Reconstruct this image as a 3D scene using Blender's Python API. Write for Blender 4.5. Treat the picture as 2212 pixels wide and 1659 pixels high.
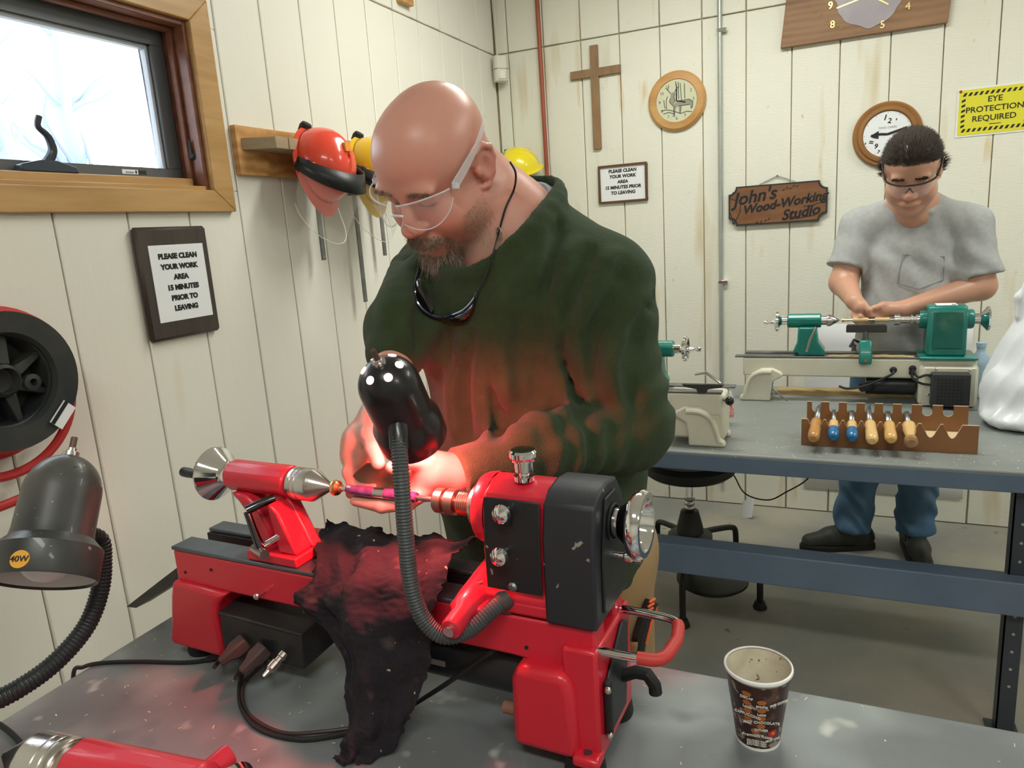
import bpy, bmesh, math, random
import numpy as np
from mathutils import Vector, Matrix
for _o in list(bpy.data.objects): bpy.data.objects.remove(_o)
random.seed(7); rng = np.random.default_rng(7)
PI = math.pi; SC = bpy.context.scene; COL = SC.collection
# ------------------------------------------------------------------ camera (solved from the siding grooves, 8 in. apart)
W, H, FPX = 2212, 1659, 1554.28
CAM = np.array([1.6984, -3.8088, 1.5258])
YAW, PITCH, ROLL = -0.42574, 0.21016, -0.06779
def _basis():
    cy, sy = math.cos(YAW), math.sin(YAW)
    fw = np.array([sy*math.cos(PITCH), cy*math.cos(PITCH), -math.sin(PITCH)])
    r = np.array([cy, -sy, 0.]); u = np.cross(r, fw); c, s = math.cos(ROLL), math.sin(ROLL)
    return c*r+s*u, -s*r+c*u, fw
CR, CU, CF = _basis()
cd = bpy.data.cameras.new('camera'); cd.sensor_width = 36; cd.lens = 36*FPX/W; cd.clip_start = .02
cam = bpy.data.objects.new('camera', cd); COL.objects.link(cam)
cam.matrix_world = Matrix(((CR[0], CU[0], -CF[0], CAM[0]), (CR[1], CU[1], -CF[1], CAM[1]), (CR[2], CU[2], -CF[2], CAM[2]), (0, 0, 0, 1)))
SC.camera = cam
def ray(x, y): return CF + CR*(x-W/2)/FPX - CU*(y-H/2)/FPX
def hx(x, y, X=0.): d = ray(x, y); return CAM + d*(X-CAM[0])/d[0]
def hy(x, y, Y=0.): d = ray(x, y); return CAM + d*(Y-CAM[1])/d[1]
def hz(x, y, Z=0.): d = ray(x, y); return CAM + d*(Z-CAM[2])/d[2]
def at(x, y, t): return CAM + ray(x, y)*t
# ------------------------------------------------------------------ world, lights, exposure
SC.view_settings.view_transform = 'Standard'; SC.view_settings.look = 'None'; SC.view_settings.gamma = 1
SC.view_settings.use_curve_mapping = False; SC.view_settings.exposure = 0.0; SC.cycles.max_bounces = 8; SC.cycles.transparent_max_bounces = 12
wd = bpy.data.worlds.new('sky'); SC.world = wd; wd.use_nodes = True
bg = wd.node_tree.nodes['Background']; bg.inputs[0].default_value = (.80, .90, 1.0, 1); bg.inputs[1].default_value = 5.0
def area(name, loc, rot, sx, sy, power, col, portal=False):
    l = bpy.data.lights.new(name, 'AREA'); l.shape = 'RECTANGLE'; l.size = sx; l.size_y = sy; l.energy = power; l.color = col
    if portal: l.cycles.is_portal = True
    o = bpy.data.objects.new(name, l); COL.objects.link(o); o.location = loc; o.rotation_euler = rot; return o
FIX = [(1.25, -1.25), (3.6, -1.25), (1.9, -4.5), (4.2, -4.5)]
for fx, fy in FIX:
    area('ceiling_fixture_light', (fx, fy, 2.90), (0, 0, 0), 1.2, .26, 31, (.975, 1.0, .91))
area('window_portal', (-.16, -2.75, 1.93), (0, -PI/2, 0), .46, 1.2, 1, (1, 1, 1), True)
HB = .82                                        # bench tops
# ------------------------------------------------------------------ helpers
MATS = {}
def _n(nt, t, **kw):
    n = nt.nodes.new(t)
    for k, v in kw.items(): setattr(n, k, v)
    return n
def mat(name, col, rough=.5, metal=0., var=None, vs=8., vscale=(1, 1, 1), vdet=4., bump=0., bs=60., bscale=(1, 1, 1), spec=.5, trans=0., ior=1.45, alpha=1., coat=0.,
        spots=None, ss=40., sthr=(.62, .68), sss=0., sheen=0., emit=None, estr=0., world=False, grain=None, vthr=(.35, .65), attr=None, aniso=0.):
    """procedural principled material: base colour, a second colour by noise, speckles by noise, bump by noise"""
    if name in MATS: return MATS[name]
    m = bpy.data.materials.new(name); m.use_nodes = True; nt = m.node_tree; b = nt.nodes['Principled BSDF']; L = nt.links.new
    c4 = lambda c: (c[0], c[1], c[2], 1)
    b.inputs['Base Color'].default_value = c4(col); b.inputs['Roughness'].default_value = rough; b.inputs['Metallic'].default_value = metal
    b.inputs['Specular IOR Level'].default_value = spec; b.inputs['IOR'].default_value = ior; b.inputs['Transmission Weight'].default_value = trans
    b.inputs['Alpha'].default_value = alpha; b.inputs['Coat Weight'].default_value = coat
    if sss: b.inputs['Subsurface Weight'].default_value = sss; b.inputs['Subsurface Radius'].default_value = (1, .35, .2); b.inputs['Subsurface Scale'].default_value = .006
    if sheen: b.inputs['Sheen Weight'].default_value = sheen; b.inputs['Sheen Roughness'].default_value = .5
    if emit: b.inputs['Emission Color'].default_value = c4(emit); b.inputs['Emission Strength'].default_value = estr
    if var or bump or spots or grain:
        if world: src = _n(nt, 'ShaderNodeNewGeometry').outputs['Position']
        else: src = _n(nt, 'ShaderNodeTexCoord').outputs['Object']
    out = None
    def mapped(sc):
        mp = _n(nt, 'ShaderNodeMapping'); mp.inputs['Scale'].default_value = sc; L(src, mp.inputs[0]); return mp.outputs[0]
    def noise(sc, s, det, rgh=.55):
        n = _n(nt, 'ShaderNodeTexNoise'); n.inputs['Scale'].default_value = s; n.inputs['Detail'].default_value = det; n.inputs['Roughness'].default_value = rgh
        L(mapped(sc), n.inputs['Vector']); return n.outputs['Fac']
    def ramp(f, a, c):
        r = _n(nt, 'ShaderNodeMapRange'); r.inputs[1].default_value = a; r.inputs[2].default_value = c; L(f, r.inputs[0]); return r.outputs[0]
    def mix(f, a, c):
        x = _n(nt, 'ShaderNodeMix', data_type='RGBA'); L(f, x.inputs[0])
        for i, v in ((6, a), (7, c)):
            if isinstance(v, tuple): x.inputs[i].default_value = c4(v)
            else: L(v, x.inputs[i])
        return x.outputs[2]
    cur = tuple(col)
    if attr:
        at_ = _n(nt, 'ShaderNodeAttribute', attribute_name='Col'); cur = at_.outputs['Color']
    if grain:
        w = _n(nt, 'ShaderNodeTexWave', wave_type='BANDS', bands_direction=grain[1]); w.inputs['Scale'].default_value = grain[2]; w.inputs['Distortion'].default_value = grain[3]
        w.inputs['Detail'].default_value = 3; w.inputs['Detail Scale'].default_value = 1.2; L(mapped(grain[4] if len(grain) > 4 else (1, 1, 1)), w.inputs[0]); cur = mix(w.outputs['Fac'], cur, tuple(grain[0]))
    if var: cur = mix(ramp(noise(vscale, vs, vdet), *vthr), cur, tuple(var))
    if spots:
        for sp in (spots if isinstance(spots, list) else [(spots, ss, sthr)]):
            f_ = ramp(noise(sp[3] if len(sp) > 3 else (1, 1, 1), sp[1], 2.), *sp[2]); cur = mix(f_, cur, tuple(sp[0]))
    if not isinstance(cur, tuple): L(cur, b.inputs['Base Color'])
    if bump:
        bn = _n(nt, 'ShaderNodeBump'); bn.inputs['Strength'].default_value = min(1, bump); bn.inputs['Distance'].default_value = .004 if bump <= 1 else .01
        L(noise(bscale, bs, 5.), bn.inputs['Height']); L(bn.outputs[0], b.inputs['Normal'])
    MATS[name] = m; return m
class MB:
    """collects shapes of ONE part; verts as tuples"""
    def __init__(s): s.v = []; s.f = []; s.sm = []
    def add(s, v, f, smooth=True):
        o = len(s.v); s.v += [tuple(map(float, p)) for p in v]; s.f += [tuple(i+o for i in q) for q in f]; s.sm += [smooth]*len(f); return s
    def box(s, a, b, R=None, c=None):
        x0, y0, z0 = a; x1, y1, z1 = b
        v = [(x0, y0, z0), (x1, y0, z0), (x1, y1, z0), (x0, y1, z0), (x0, y0, z1), (x1, y0, z1), (x1, y1, z1), (x0, y1, z1)]
        if R is not None:
            c = Vector(c) if c is not None else Vector(((x0+x1)/2, (y0+y1)/2, (z0+z1)/2)); v = [c+R@(Vector(p)-c) for p in v]
        return s.add(v, [(0, 3, 2, 1), (4, 5, 6, 7), (0, 1, 5, 4), (1, 2, 6, 5), (2, 3, 7, 6), (3, 0, 4, 7)], False)
    def prism(s, pts, d0, d1, axis='y'):
        """2D polygon (counter clockwise) pushed along axis. axis y: pts=(x,z); x: pts=(y,z); z: pts=(x,y)"""
        n = len(pts)
        def P(p, d): return (p[0], d, p[1]) if axis == 'y' else ((d, p[0], p[1]) if axis == 'x' else (p[0], p[1], d))
        v = [P(p, d0) for p in pts]+[P(p, d1) for p in pts]
        f = [tuple(range(n)), tuple(range(2*n-1, n-1, -1))]+[(i, n+i, n+(i+1) % n, (i+1) % n) for i in range(n)]
        return s.add(v, f, False)
    def rev(s, prof, o=(0, 0, 0), ax=(0, 0, 1), n=32, a0=0., a1=2*PI):
        """profile [(r, t)] turned about the axis ax through o"""
        w = Vector(ax).normalized(); e = w.orthogonal().normalized(); g = w.cross(e); o = Vector(o); full = abs(a1-a0-2*PI) < 1e-6
        m = n if full else n+1; v = []
        for r, t in prof:
            for k in range(m):
                a = a0+(a1-a0)*k/n; v.append(o+w*t+(e*math.cos(a)+g*math.sin(a))*max(r, 1e-5))
        f = []
        for i in range(len(prof)-1):
            for k in range(n): f.append((i*m+k, i*m+(k+1) % m, (i+1)*m+(k+1) % m, (i+1)*m+k))
        return s.add(v, f)
    def cyl(s, a, b, r0, r1=None, n=24):
        a = Vector(a); b = Vector(b); L = (b-a).length; r1 = r0 if r1 is None else r1
        return s.rev([(0, 0), (r0, 0), (r1, L), (0, L)], a, b-a, n)
    def tube(s, pts, r, n=10, cap=True, closed=False):
        P = [Vector(p) for p in pts]; N = len(P); rr = r if hasattr(r, '__len__') else [r]*N
        T = [((P[(i+1) % N]-P[i-1]) if closed else (P[min(i+1, N-1)]-P[max(i-1, 0)])).normalized() for i in range(N)]
        e = T[0].orthogonal().normalized(); v = []
        for i in range(N):
            e = (e-T[i]*e.dot(T[i])); e = e.normalized() if e.length > 1e-6 else T[i].orthogonal().normalized(); g = T[i].cross(e)
            for k in range(n):
                a = 2*PI*k/n; v.append(P[i]+(e*math.cos(a)+g*math.sin(a))*rr[i])
        f = [(i*n+k, i*n+(k+1) % n, ((i+1) % N)*n+(k+1) % n, ((i+1) % N)*n+k) for i in range(N if closed else N-1) for k in range(n)]
        if cap and not closed: f += [tuple(range(n-1, -1, -1)), tuple(range((N-1)*n, N*n))]
        return s.add(v, f)
    def sph(s, c, r, n=16, R=None, sc=(1, 1, 1)):
        v = []; f = []; m = n//2
        for i in range(m+1):
            for k in range(n):
                p = Vector((math.sin(PI*i/m)*math.cos(2*PI*k/n)*sc[0], math.sin(PI*i/m)*math.sin(2*PI*k/n)*sc[1], math.cos(PI*i/m)*sc[2]))*r
                v.append((R@p if R is not None else p)+Vector(c))
        for i in range(m):
            for k in range(n): f.append((i*n+k, (i+1)*n+k, (i+1)*n+(k+1) % n, i*n+(k+1) % n))
        return s.add(v, f)
    def build(s, name, m, parent=None, bevel=0., seg=2, weld=True, sub=0, ang=35):
        me = bpy.data.meshes.new(name); me.from_pydata(s.v, [], s.f)
        for p, q in zip(me.polygons, s.sm): p.use_smooth = q or bevel > 0
        bm = bmesh.new(); bm.from_mesh(me)
        if weld: bmesh.ops.remove_doubles(bm, verts=bm.verts, dist=2e-5)
        bmesh.ops.recalc_face_normals(bm, faces=bm.faces); bm.to_mesh(me); bm.free()
        return link(name, me, m, parent, bevel, seg, sub, ang)
def link(name, me, m, parent=None, bevel=0., seg=2, sub=0, ang=35):
    for x in (m if isinstance(m, (list, tuple)) else [m]): me.materials.append(x)
    if len(me.polygons) and any(p.use_smooth for p in me.polygons): me.set_sharp_from_angle(angle=math.radians(ang))
    o = bpy.data.objects.new(name, me); COL.objects.link(o); o.parent = parent
    if bevel:
        b = o.modifiers.new('bevel', 'BEVEL'); b.width = bevel; b.segments = seg; b.limit_method = 'ANGLE'; b.angle_limit = math.radians(40)
    if sub: sm_ = o.modifiers.new('sub', 'SUBSURF'); sm_.levels = sub; sm_.render_levels = sub
    return o
def tag(o, label=None, cat=None, group=None, kind=None):
    if label: o['label'] = label
    if cat: o['category'] = cat
    if group: o['group'] = group
    if kind: o['kind'] = kind
    return o
def thing(name, label, cat, loc=(0, 0, 0), rot=(0, 0, 0), group=None):
    o = bpy.data.objects.new(name, None); COL.objects.link(o); o.location = loc; o.empty_display_size = .05
    o.rotation_euler = rot if hasattr(rot, '__len__') else (0, 0, rot); return tag(o, label, cat, group)
def struct(o): o['kind'] = 'structure'; return o
def copy_tree(o, parent=None):
    c = o.copy(); COL.objects.link(c); c.parent = parent
    for ch in list(o.children): copy_tree(ch, c)
    return c
def text(name, s, size, loc, parent, m, bold=0., shear=0., rot=(PI/2, 0, 0), ext=.0004, sx=1., align='CENTER', space=1.):
    """flat lettering, turned into a mesh"""
    cu = bpy.data.curves.new(name, 'FONT'); cu.body = s; cu.size = size; cu.align_x = align; cu.align_y = 'CENTER'; cu.offset = bold; cu.shear = shear; cu.extrude = ext
    cu.space_character = space; cu.resolution_u = 3
    tmp = bpy.data.objects.new('tmp', cu); me = bpy.data.meshes.new_from_object(tmp); bpy.data.objects.remove(tmp); me.name = name; me.materials.clear()
    o = link(name, me, m, parent); o.location = loc; o.rotation_euler = rot; o.scale = (sx, 1, 1); return o
def spline(pts, n=8, closed=False):
    """Catmull-Rom through points"""
    P = [np.array(p, float) for p in pts]; N = len(P); out = []
    for i in range(N if closed else N-1):
        g = (lambda j: P[j % N]) if closed else (lambda j: P[min(max(j, 0), N-1)])
        a, b, c, d = g(i-1), g(i), g(i+1), g(i+2)
        for k in range(n):
            t = k/n; out.append(.5*((2*b)+(c-a)*t+(2*a-5*b+4*c-d)*t*t+(3*b-a-3*c+d)*t**3))
    if not closed: out.append(P[-1])
    return out
# ------------------------------------------------------------------ distance fields (bodies, cloth, bag)
def smin(a, b, k):
    if k <= 0: return np.minimum(a, b)
    h = np.maximum(k-np.abs(a-b), 0)/k; return np.minimum(a, b)-h*h*k*.25
class Field:
    def __init__(s, xs, ys, zs):
        s.ax = [np.asarray(q, np.float32) for q in (xs, ys, zs)]; s.F = np.full([len(q) for q in s.ax], .2, np.float32)
    def sl(s, lo, hi):
        r = []
        for i in range(3):
            a = int(np.searchsorted(s.ax[i], lo[i])); b = int(np.searchsorted(s.ax[i], hi[i])); r.append(slice(max(a-1, 0), b+1))
        return tuple(r)
    def grid(s, S): return s.ax[0][S[0]][:, None, None], s.ax[1][S[1]][None, :, None], s.ax[2][S[2]][None, None, :]
    def put(s, S, d, k, sub=False):
        if sub:
            s.F[S] = -smin(-s.F[S], d, k)
        else: s.F[S] = smin(s.F[S], d, k)
        return s
    def cap(s, a, b, r0, r1=None, k=.02, sub=False, flat=None):
        """tapered capsule; flat=(axis, factor) squashes distances along a direction"""
        r1 = r0 if r1 is None else r1; a = np.array(a, float); b = np.array(b, float); R = max(r0, r1)+k+.03
        S = s.sl(np.minimum(a, b)-R, np.maximum(a, b)+R); X, Y, Z = s.grid(S); d = b-a; L2 = max(d@d, 1e-9)
        px, py, pz = X-a[0], Y-a[1], Z-a[2]; t = np.clip((px*d[0]+py*d[1]+pz*d[2])/L2, 0, 1); qx, qy, qz = px-t*d[0], py-t*d[1], pz-t*d[2]
        q2 = qx*qx+qy*qy+qz*qz
        if flat is not None:
            n = np.array(flat[0], float); n /= np.linalg.norm(n); c = qx*n[0]+qy*n[1]+qz*n[2]; q2 = q2+c*c*(flat[1]**2-1)
        return s.put(S, (np.sqrt(np.maximum(q2, 1e-12))-(r0+(r1-r0)*t)).astype(np.float32), k, sub)
    def ell(s, c, r, k=.02, sub=False, R=None):
        """ellipsoid, R columns = its axes"""
        c = np.array(c, float); r = np.array(r, float); m = r.max()+k+.03; S = s.sl(c-m, c+m); X, Y, Z = s.grid(S); p = [X-c[0], Y-c[1], Z-c[2]]
        if R is not None: R = np.array(R); p = [p[0]*R[0, i]+p[1]*R[1, i]+p[2]*R[2, i] for i in range(3)]
        k0 = np.sqrt(sum((p[i]/r[i])**2 for i in range(3))); k1 = np.sqrt(sum((p[i]/r[i]**2)**2 for i in range(3)))
        return s.put(S, (k0*(k0-1)/np.maximum(k1, 1e-6)).astype(np.float32), k, sub)
    def chain(s, pts, rs, k=.02, sub=False, flat=None):
        for i in range(len(pts)-1): s.cap(pts[i], pts[i+1], rs[i], rs[i+1], k, sub, flat)
        return s
    def plane(s, p, n, k=.0, keep=True):
        """cut away the side n points to"""
        n = np.array(n, float); n /= np.linalg.norm(n); X, Y, Z = s.grid((slice(None),)*3); d = (X-p[0])*n[0]+(Y-p[1])*n[1]+(Z-p[2])*n[2]
        s.F = -smin(-s.F, -d.astype(np.float32), k); return s
    def mesh(s, smooth=2, lam=.5):
        F = s.F; ax = s.ax; sg = F < 0; c8 = np.zeros([q-1 for q in F.shape], np.uint8)
        O = [(i, j, k) for i in (0, 1) for j in (0, 1) for k in (0, 1)]; sh = c8.shape
        cut = lambda A, o: A[o[0]:o[0]+sh[0], o[1]:o[1]+sh[1], o[2]:o[2]+sh[2]]
        for o in O: c8 += cut(sg, o)
        I = np.argwhere((c8 > 0) & (c8 < 8)); ids = np.full(sh, -1, np.int32); ids[tuple(I.T)] = np.arange(len(I))
        cv = [F[I[:, 0]+o[0], I[:, 1]+o[1], I[:, 2]+o[2]] for o in O]; cp = [np.stack([ax[q][I[:, q]+o[q]] for q in range(3)], 1) for o in O]
        acc = np.zeros((len(I), 3)); cnt = np.zeros(len(I))
        for a in range(8):
            for b in range(a+1, 8):
                if sum(abs(O[a][q]-O[b][q]) for q in range(3)) != 1: continue
                m = (cv[a] < 0) != (cv[b] < 0); t = cv[a][m]/(cv[a][m]-cv[b][m]); acc[m] += cp[a][m]+(cp[b][m]-cp[a][m])*t[:, None]; cnt[m] += 1
        V = acc/cnt[:, None]; Q = []
        for q in range(3):
            u, w = [(1, 2), (2, 0), (0, 1)][q]; n = [slice(1, -1)]*3; n[q] = slice(None); A = np.take(sg, range(F.shape[q]-1), q); B = np.take(sg, range(1, F.shape[q]), q)
            ch = (A != B); lim = [slice(1, F.shape[0]-1), slice(1, F.shape[1]-1), slice(1, F.shape[2]-1)]; lim[q] = slice(0, F.shape[q]-1)
            E = np.argwhere(ch[tuple(lim)])+np.array([lim[0].start, lim[1].start, lim[2].start]); ins = A[tuple(E.T)]
            def cell(du, dw):
                e = E.copy(); e[:, u] -= du; e[:, w] -= dw; return ids[tuple(e.T)]
            quad = np.stack([cell(1, 1), cell(0, 1), cell(0, 0), cell(1, 0)], 1); quad[~ins] = quad[~ins][:, ::-1]; Q.append(quad)
        Q = np.concatenate(Q); Q = Q[(Q >= 0).all(1)]
        ed = np.concatenate([Q[:, [0, 1]], Q[:, [1, 2]], Q[:, [2, 3]], Q[:, [3, 0]]]); deg = np.bincount(ed.ravel(), minlength=len(V)).astype(float)
        for it in range(smooth):
            for l in (lam, -lam*1.02) if it >= 0 else (lam,):
                av = np.stack([np.bincount(ed[:, 0], V[ed[:, 1], q], len(V))+np.bincount(ed[:, 1], V[ed[:, 0], q], len(V)) for q in range(3)], 1)/np.maximum(deg, 1)[:, None]
                V = V+(av-V)*l
        return V, Q
def vmesh(name, V, Q, m, parent=None, col=None, flat=False):
    me = bpy.data.meshes.new(name); me.vertices.add(len(V)); me.vertices.foreach_set('co', np.asarray(V, np.float32).ravel()); n = Q.shape[1]
    me.loops.add(Q.size); me.loops.foreach_set('vertex_index', Q.astype(np.int32).ravel()); me.polygons.add(len(Q)); me.polygons.foreach_set('loop_start', np.arange(0, Q.size, n, dtype=np.int32))
    me.polygons.foreach_set('use_smooth', np.full(len(Q), not flat)); me.update(); me.validate()
    if col is not None:
        a = me.color_attributes.new('Col', 'FLOAT_COLOR', 'POINT'); a.data.foreach_set('color', np.concatenate([col, np.ones((len(col), 1))], 1).astype(np.float32).ravel())
    me.materials.append(m); o = bpy.data.objects.new(name, me); COL.objects.link(o); o.parent = parent; return o
def strands(name, roots, dirs, lens, r, m, parent=None, bend=(0, 0, -1), bw=.5, jit=.3, seg=3):
    """a tuft of fine tapered hairs as one mesh"""
    V = []; Q = []; roots = np.asarray(roots); n = len(roots); d = np.asarray(dirs, float)+rng.normal(0, jit, (n, 3)); d /= np.linalg.norm(d, axis=1)[:, None]
    lens = np.broadcast_to(lens, n); bend = np.asarray(bend, float); sd = np.cross(d, rng.normal(0, 1, (n, 3))); sd /= np.linalg.norm(sd, axis=1)[:, None]; s2 = np.cross(d, sd); cur = roots.copy(); allv = []
    for k in range(seg+1):
        t = k/seg; rr = r*(1-.85*t)
        for a in range(3): allv.append(cur+(sd*math.cos(2*PI*a/3)+s2*math.sin(2*PI*a/3))*rr)
        d = d+bend*bw/seg; d /= np.linalg.norm(d, axis=1)[:, None]; cur = cur+d*(lens/seg)[:, None]
    V = np.stack(allv, 1).reshape(-1, 3); base = np.arange(n)*(3*(seg+1))
    for k in range(seg):
        for a in range(3): Q.append(np.stack([base+3*k+a, base+3*k+(a+1) % 3, base+3*k+3+(a+1) % 3, base+3*k+3+a], 1))
    return vmesh(name, V, np.concatenate(Q), m, parent)
def nrm(v): v = np.array(v, float); return v/np.linalg.norm(v)
# ------------------------------------------------------------------ materials of the room
paint = mat('siding_paint', (.79, .78, .69), .55, var=(.76, .74, .64), vs=1.5, vscale=(1, 1, .5), bump=.35, bs=30, bscale=(1, 1, 9), world=True,
            spots=[((.60, .47, .27), 3.2, (.60, .78), (2.4, 1.6, .36)), ((.66, .50, .26), 5., (.66, .76), (2.4, 1, .5)), ((.62, .50, .32), 26., (.70, .80), (1, 1, .5))])
paint_l = mat('siding_paint_smooth', (.81, .79, .72), .5, var=(.78, .75, .67), vs=1.3, vscale=(1, 1, .4), bump=.3, bs=26, bscale=(1, 1.2, .25), world=True,
            spots=[((.68, .57, .36), 2.2, (.68, .84), (1, 2.0, .5))])
groove_m = mat('groove_paint', (.52, .45, .32), .8, world=True, var=(.40, .33, .22), vs=6)
concrete = mat('concrete', (.42, .39, .31), .75, var=(.27, .27, .255), vs=1.6, bump=.15, bs=80, world=True, spots=[((.36, .34, .29), 22., (.70, .76)), ((.06, .06, .055), 9., (.70, .80))])
ceil_m = mat('ceiling_paint', (.80, .79, .74), .8)
rear_m = mat('far_wall_paint', (.66, .64, .58), .7)
oak = mat('honey_wood', (.54, .32, .13), .38, var=(.43, .24, .085), vs=5, vscale=(6, .7, 6), world=True, bump=.05, bs=90)
jamb_m = mat('stained_jamb', (.22, .085, .045), .35, var=(.15, .05, .03), vs=6, vscale=(4, 1, 4), world=True)
bronze = mat('bronze_sash', (.115, .12, .13), .4, .2)
pine = mat('pine_board', (.60, .33, .12), .5, grain=((.46, .22, .07), 'Z', 9., 6., (1, .35, 1)))
oldwood = mat('grey_old_wood', (.42, .33, .21), .7, var=(.33, .25, .15), vs=7, vscale=(1, 1, 4))
walnut = mat('dark_stain', (.040, .030, .026), .5, var=(.06, .045, .036), vs=5, vscale=(9, 9, .8))
paper = mat('white_paper', (.82, .83, .86), .6)
ink = mat('black_ink', (.012, .012, .014), .6)
black_pl = mat('black_plastic', (.016, .017, .019), .4, bump=.05, bs=300)
rubber = mat('black_rubber', (.012, .012, .013), .6)
chrome = mat('chrome', (.86, .86, .88), .08, 1.)
steel = mat('turned_steel', (.62, .60, .58), .24, 1., bump=.05, bs=400)
dsteel = mat('dull_steel', (.26, .265, .27), .45, 1., var=(.17, .17, .18), vs=14)
brass = mat('brass', (.75, .50, .20), .25, 1.)
gold = mat('gold_leaf', (.83, .66, .30), .3, 1.)
# ------------------------------------------------------------------ shell
RX, RY, RZ, SEAM = 5.6, -6.6, 3.0, 2.4517
struct(MB().box((-.05, RY-.1, -.06), (RX+.1, .14, 0)).build('floor', concrete))
struct(MB().box((-.18, RY-.1, RZ), (RX+.1, .14, RZ+.06)).build('ceiling', ceil_m))
struct(MB().box((RX, RY, 0), (RX+.1, .03, RZ)).build('wall_right', rear_m))
struct(MB().box((-.03, RY-.1, 0), (RX+.1, RY, RZ)).build('wall_rear', rear_m))
wb = struct(MB().box((-.03, .011, 0), (RX+.1, .14, RZ)).build('wall_back', groove_m))
WY0, WY1, WZ0, WZ1 = -3.36, -2.140, 1.700, 2.165          # window opening in the left wall
wl = MB()
wl.box((-.17, RY-.1, 0), (-.011, WY0, RZ)).box((-.17, WY1, 0), (-.011, .14, RZ)).box((-.17, WY0, 0), (-.011, WY1, WZ0)).box((-.17, WY0, WZ1), (-.011, WY1, RZ))
wl = struct(wl.build('wall_left', groove_m))
G, GW = .2032, .0045
def plank(parent, m, axis, a, b, z0, z1):
    if b-a < .004: return
    mb = MB()
    if axis == 'x': mb.box((a+GW/2, 0, z0), (b-GW/2, .0115, z1))
    else: mb.box((-.0115, a+GW/2, z0), (0, b-GW/2, z1))
    mb.build('plank', m, parent, bevel=.003, seg=1)
edges = [0.004]+[.0793+G*k for k in range(0, 28) if .0793+G*k < RX]+[RX]
for a, b in zip(edges[:-1], edges[1:]):
    plank(wb, paint, 'x', a, b, .004, SEAM-.0025); plank(wb, paint, 'x', a, b, SEAM+.0035, RZ)
edges = [-.004]+[.0075-G*k for k in range(1, 34) if .0075-G*k > RY]+[RY]
for b, a in zip(edges[:-1], edges[1:]):
    segs = [(a, b)]
    if b <= WY0 or a >= WY1: plank(wl, paint_l, 'y', a, b, .004, SEAM-.0025)
    else:
        plank(wl, paint_l, 'y', a, b, .004, WZ0); plank(wl, paint_l, 'y', a, b, WZ1, SEAM-.0025)
        if b > WY1: plank(wl, paint_l, 'y', WY1, b, WZ0, WZ1)
        if a < WY0: plank(wl, paint_l, 'y', a, WY0, WZ0, WZ1)
    plank(wl, paint_l, 'y', a, b, SEAM+.0025, RZ)
# ------------------------------------------------------------------ window
win = struct(thing('window_1', None, None, (0, 0, 0)))
TW = .078
def mitre(name, p0, p1, q0, q1, t=.020):                   # a casing board: outer edge p0-p1, inner edge q0-q1 in (y,z)
    MB().prism([p0, p1, q1, q0], .0, t, 'x').build(name, oak, win, bevel=.003)
oy0, oy1, oz0, oz1 = WY0-TW, WY1+TW, WZ0-TW*.8, WZ1+TW*.9
mitre('casing_board', (oy0, oz0), (oy1, oz0), (WY0, WZ0), (WY1, WZ0)); mitre('casing_board', (oy1, oz0), (oy1, oz1), (WY1, WZ0), (WY1, WZ1))
mitre('casing_board', (oy1, oz1), (oy0, oz1), (WY1, WZ1), (WY0, WZ1)); mitre('casing_board', (oy0, oz1), (oy0, oz0), (WY0, WZ1), (WY0, WZ0))
for nm, a, b, m in (('jamb', (-.17, WY1-.014, WZ0), (.004, WY1, WZ1), jamb_m), ('jamb', (-.17, WY0, WZ0), (.004, WY0+.014, WZ1), jamb_m),
                    ('head_jamb', (-.17, WY0+.014, WZ1-.014), (.004, WY1-.014, WZ1), jamb_m), ('stool', (-.17, WY0+.014, WZ0), (.004, WY1-.014, WZ0+.012), oak)):
    MB().box(a, b).build(nm, m, win, bevel=.002)
for s, y in ((1, WY1-.014), (-1, WY0+.014)):
    MB().box((-.055, min(y, y-s*.012), WZ0+.012), (-.035, max(y, y-s*.012), WZ1-.014)).build('stop', jamb_m, win, bevel=.003)
MB().box((-.055, WY0+.026, WZ1-.027), (-.035, WY1-.026, WZ1-.014)).build('stop', jamb_m, win, bevel=.003)
MB().box((-.075, WY0+.026, WZ0+.012), (-.03, WY1-.026, WZ0+.036)).build('sill_step', oak, win, bevel=.003)
sx0, sx1 = -.115, -.075; ya, yb, za, zb = WY0+.018, WY1-.018, WZ0+.036, WZ1-.016; fwid = .046
sash = MB().box((sx0, ya, za), (sx1, yb, za+.030)).box((sx0, ya, zb-fwid), (sx1, yb, zb)).box((sx0, yb-fwid, za+.03), (sx1, yb, zb-fwid)).box((sx0, ya, za+.03), (sx1, ya+fwid, zb-fwid)).build('sash', bronze, win, bevel=.003)
gl = MB().box((sx0+.004, yb-fwid-.010, za+.03), (sx1-.012, yb-fwid, zb-fwid)).box((sx0+.004, ya+fwid, zb-fwid-.010), (sx1-.012, yb-fwid-.01, zb-fwid)).build('glazing_bead', mat('bead_grey', (.45, .48, .53), .4), sash, bevel=.002)
glass = mat('window_glass', (1, 1, 1), .0, trans=1., ior=1.1, spec=.3)
MB().box((sx0+.016, ya+.03, za+.02), (sx0+.020, yb-.03, zb-.03)).build('pane', glass, sash)
cr = MB(); cw = hx(108, 385, -.045); cy = cw[1]; cz0 = WZ0+.036
cr = MB().prism([(cy-.074, cz0), (cy+.070, cz0), (cy+.066, cz0+.014), (cy+.018, cz0+.028), (cy-.022, cz0+.028), (cy-.072, cz0+.016)], -.062, -.030, 'x').build('crank_base', mat('crank_paint', (.045, .055, .075), .35, .3), win, bevel=.003)
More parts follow.
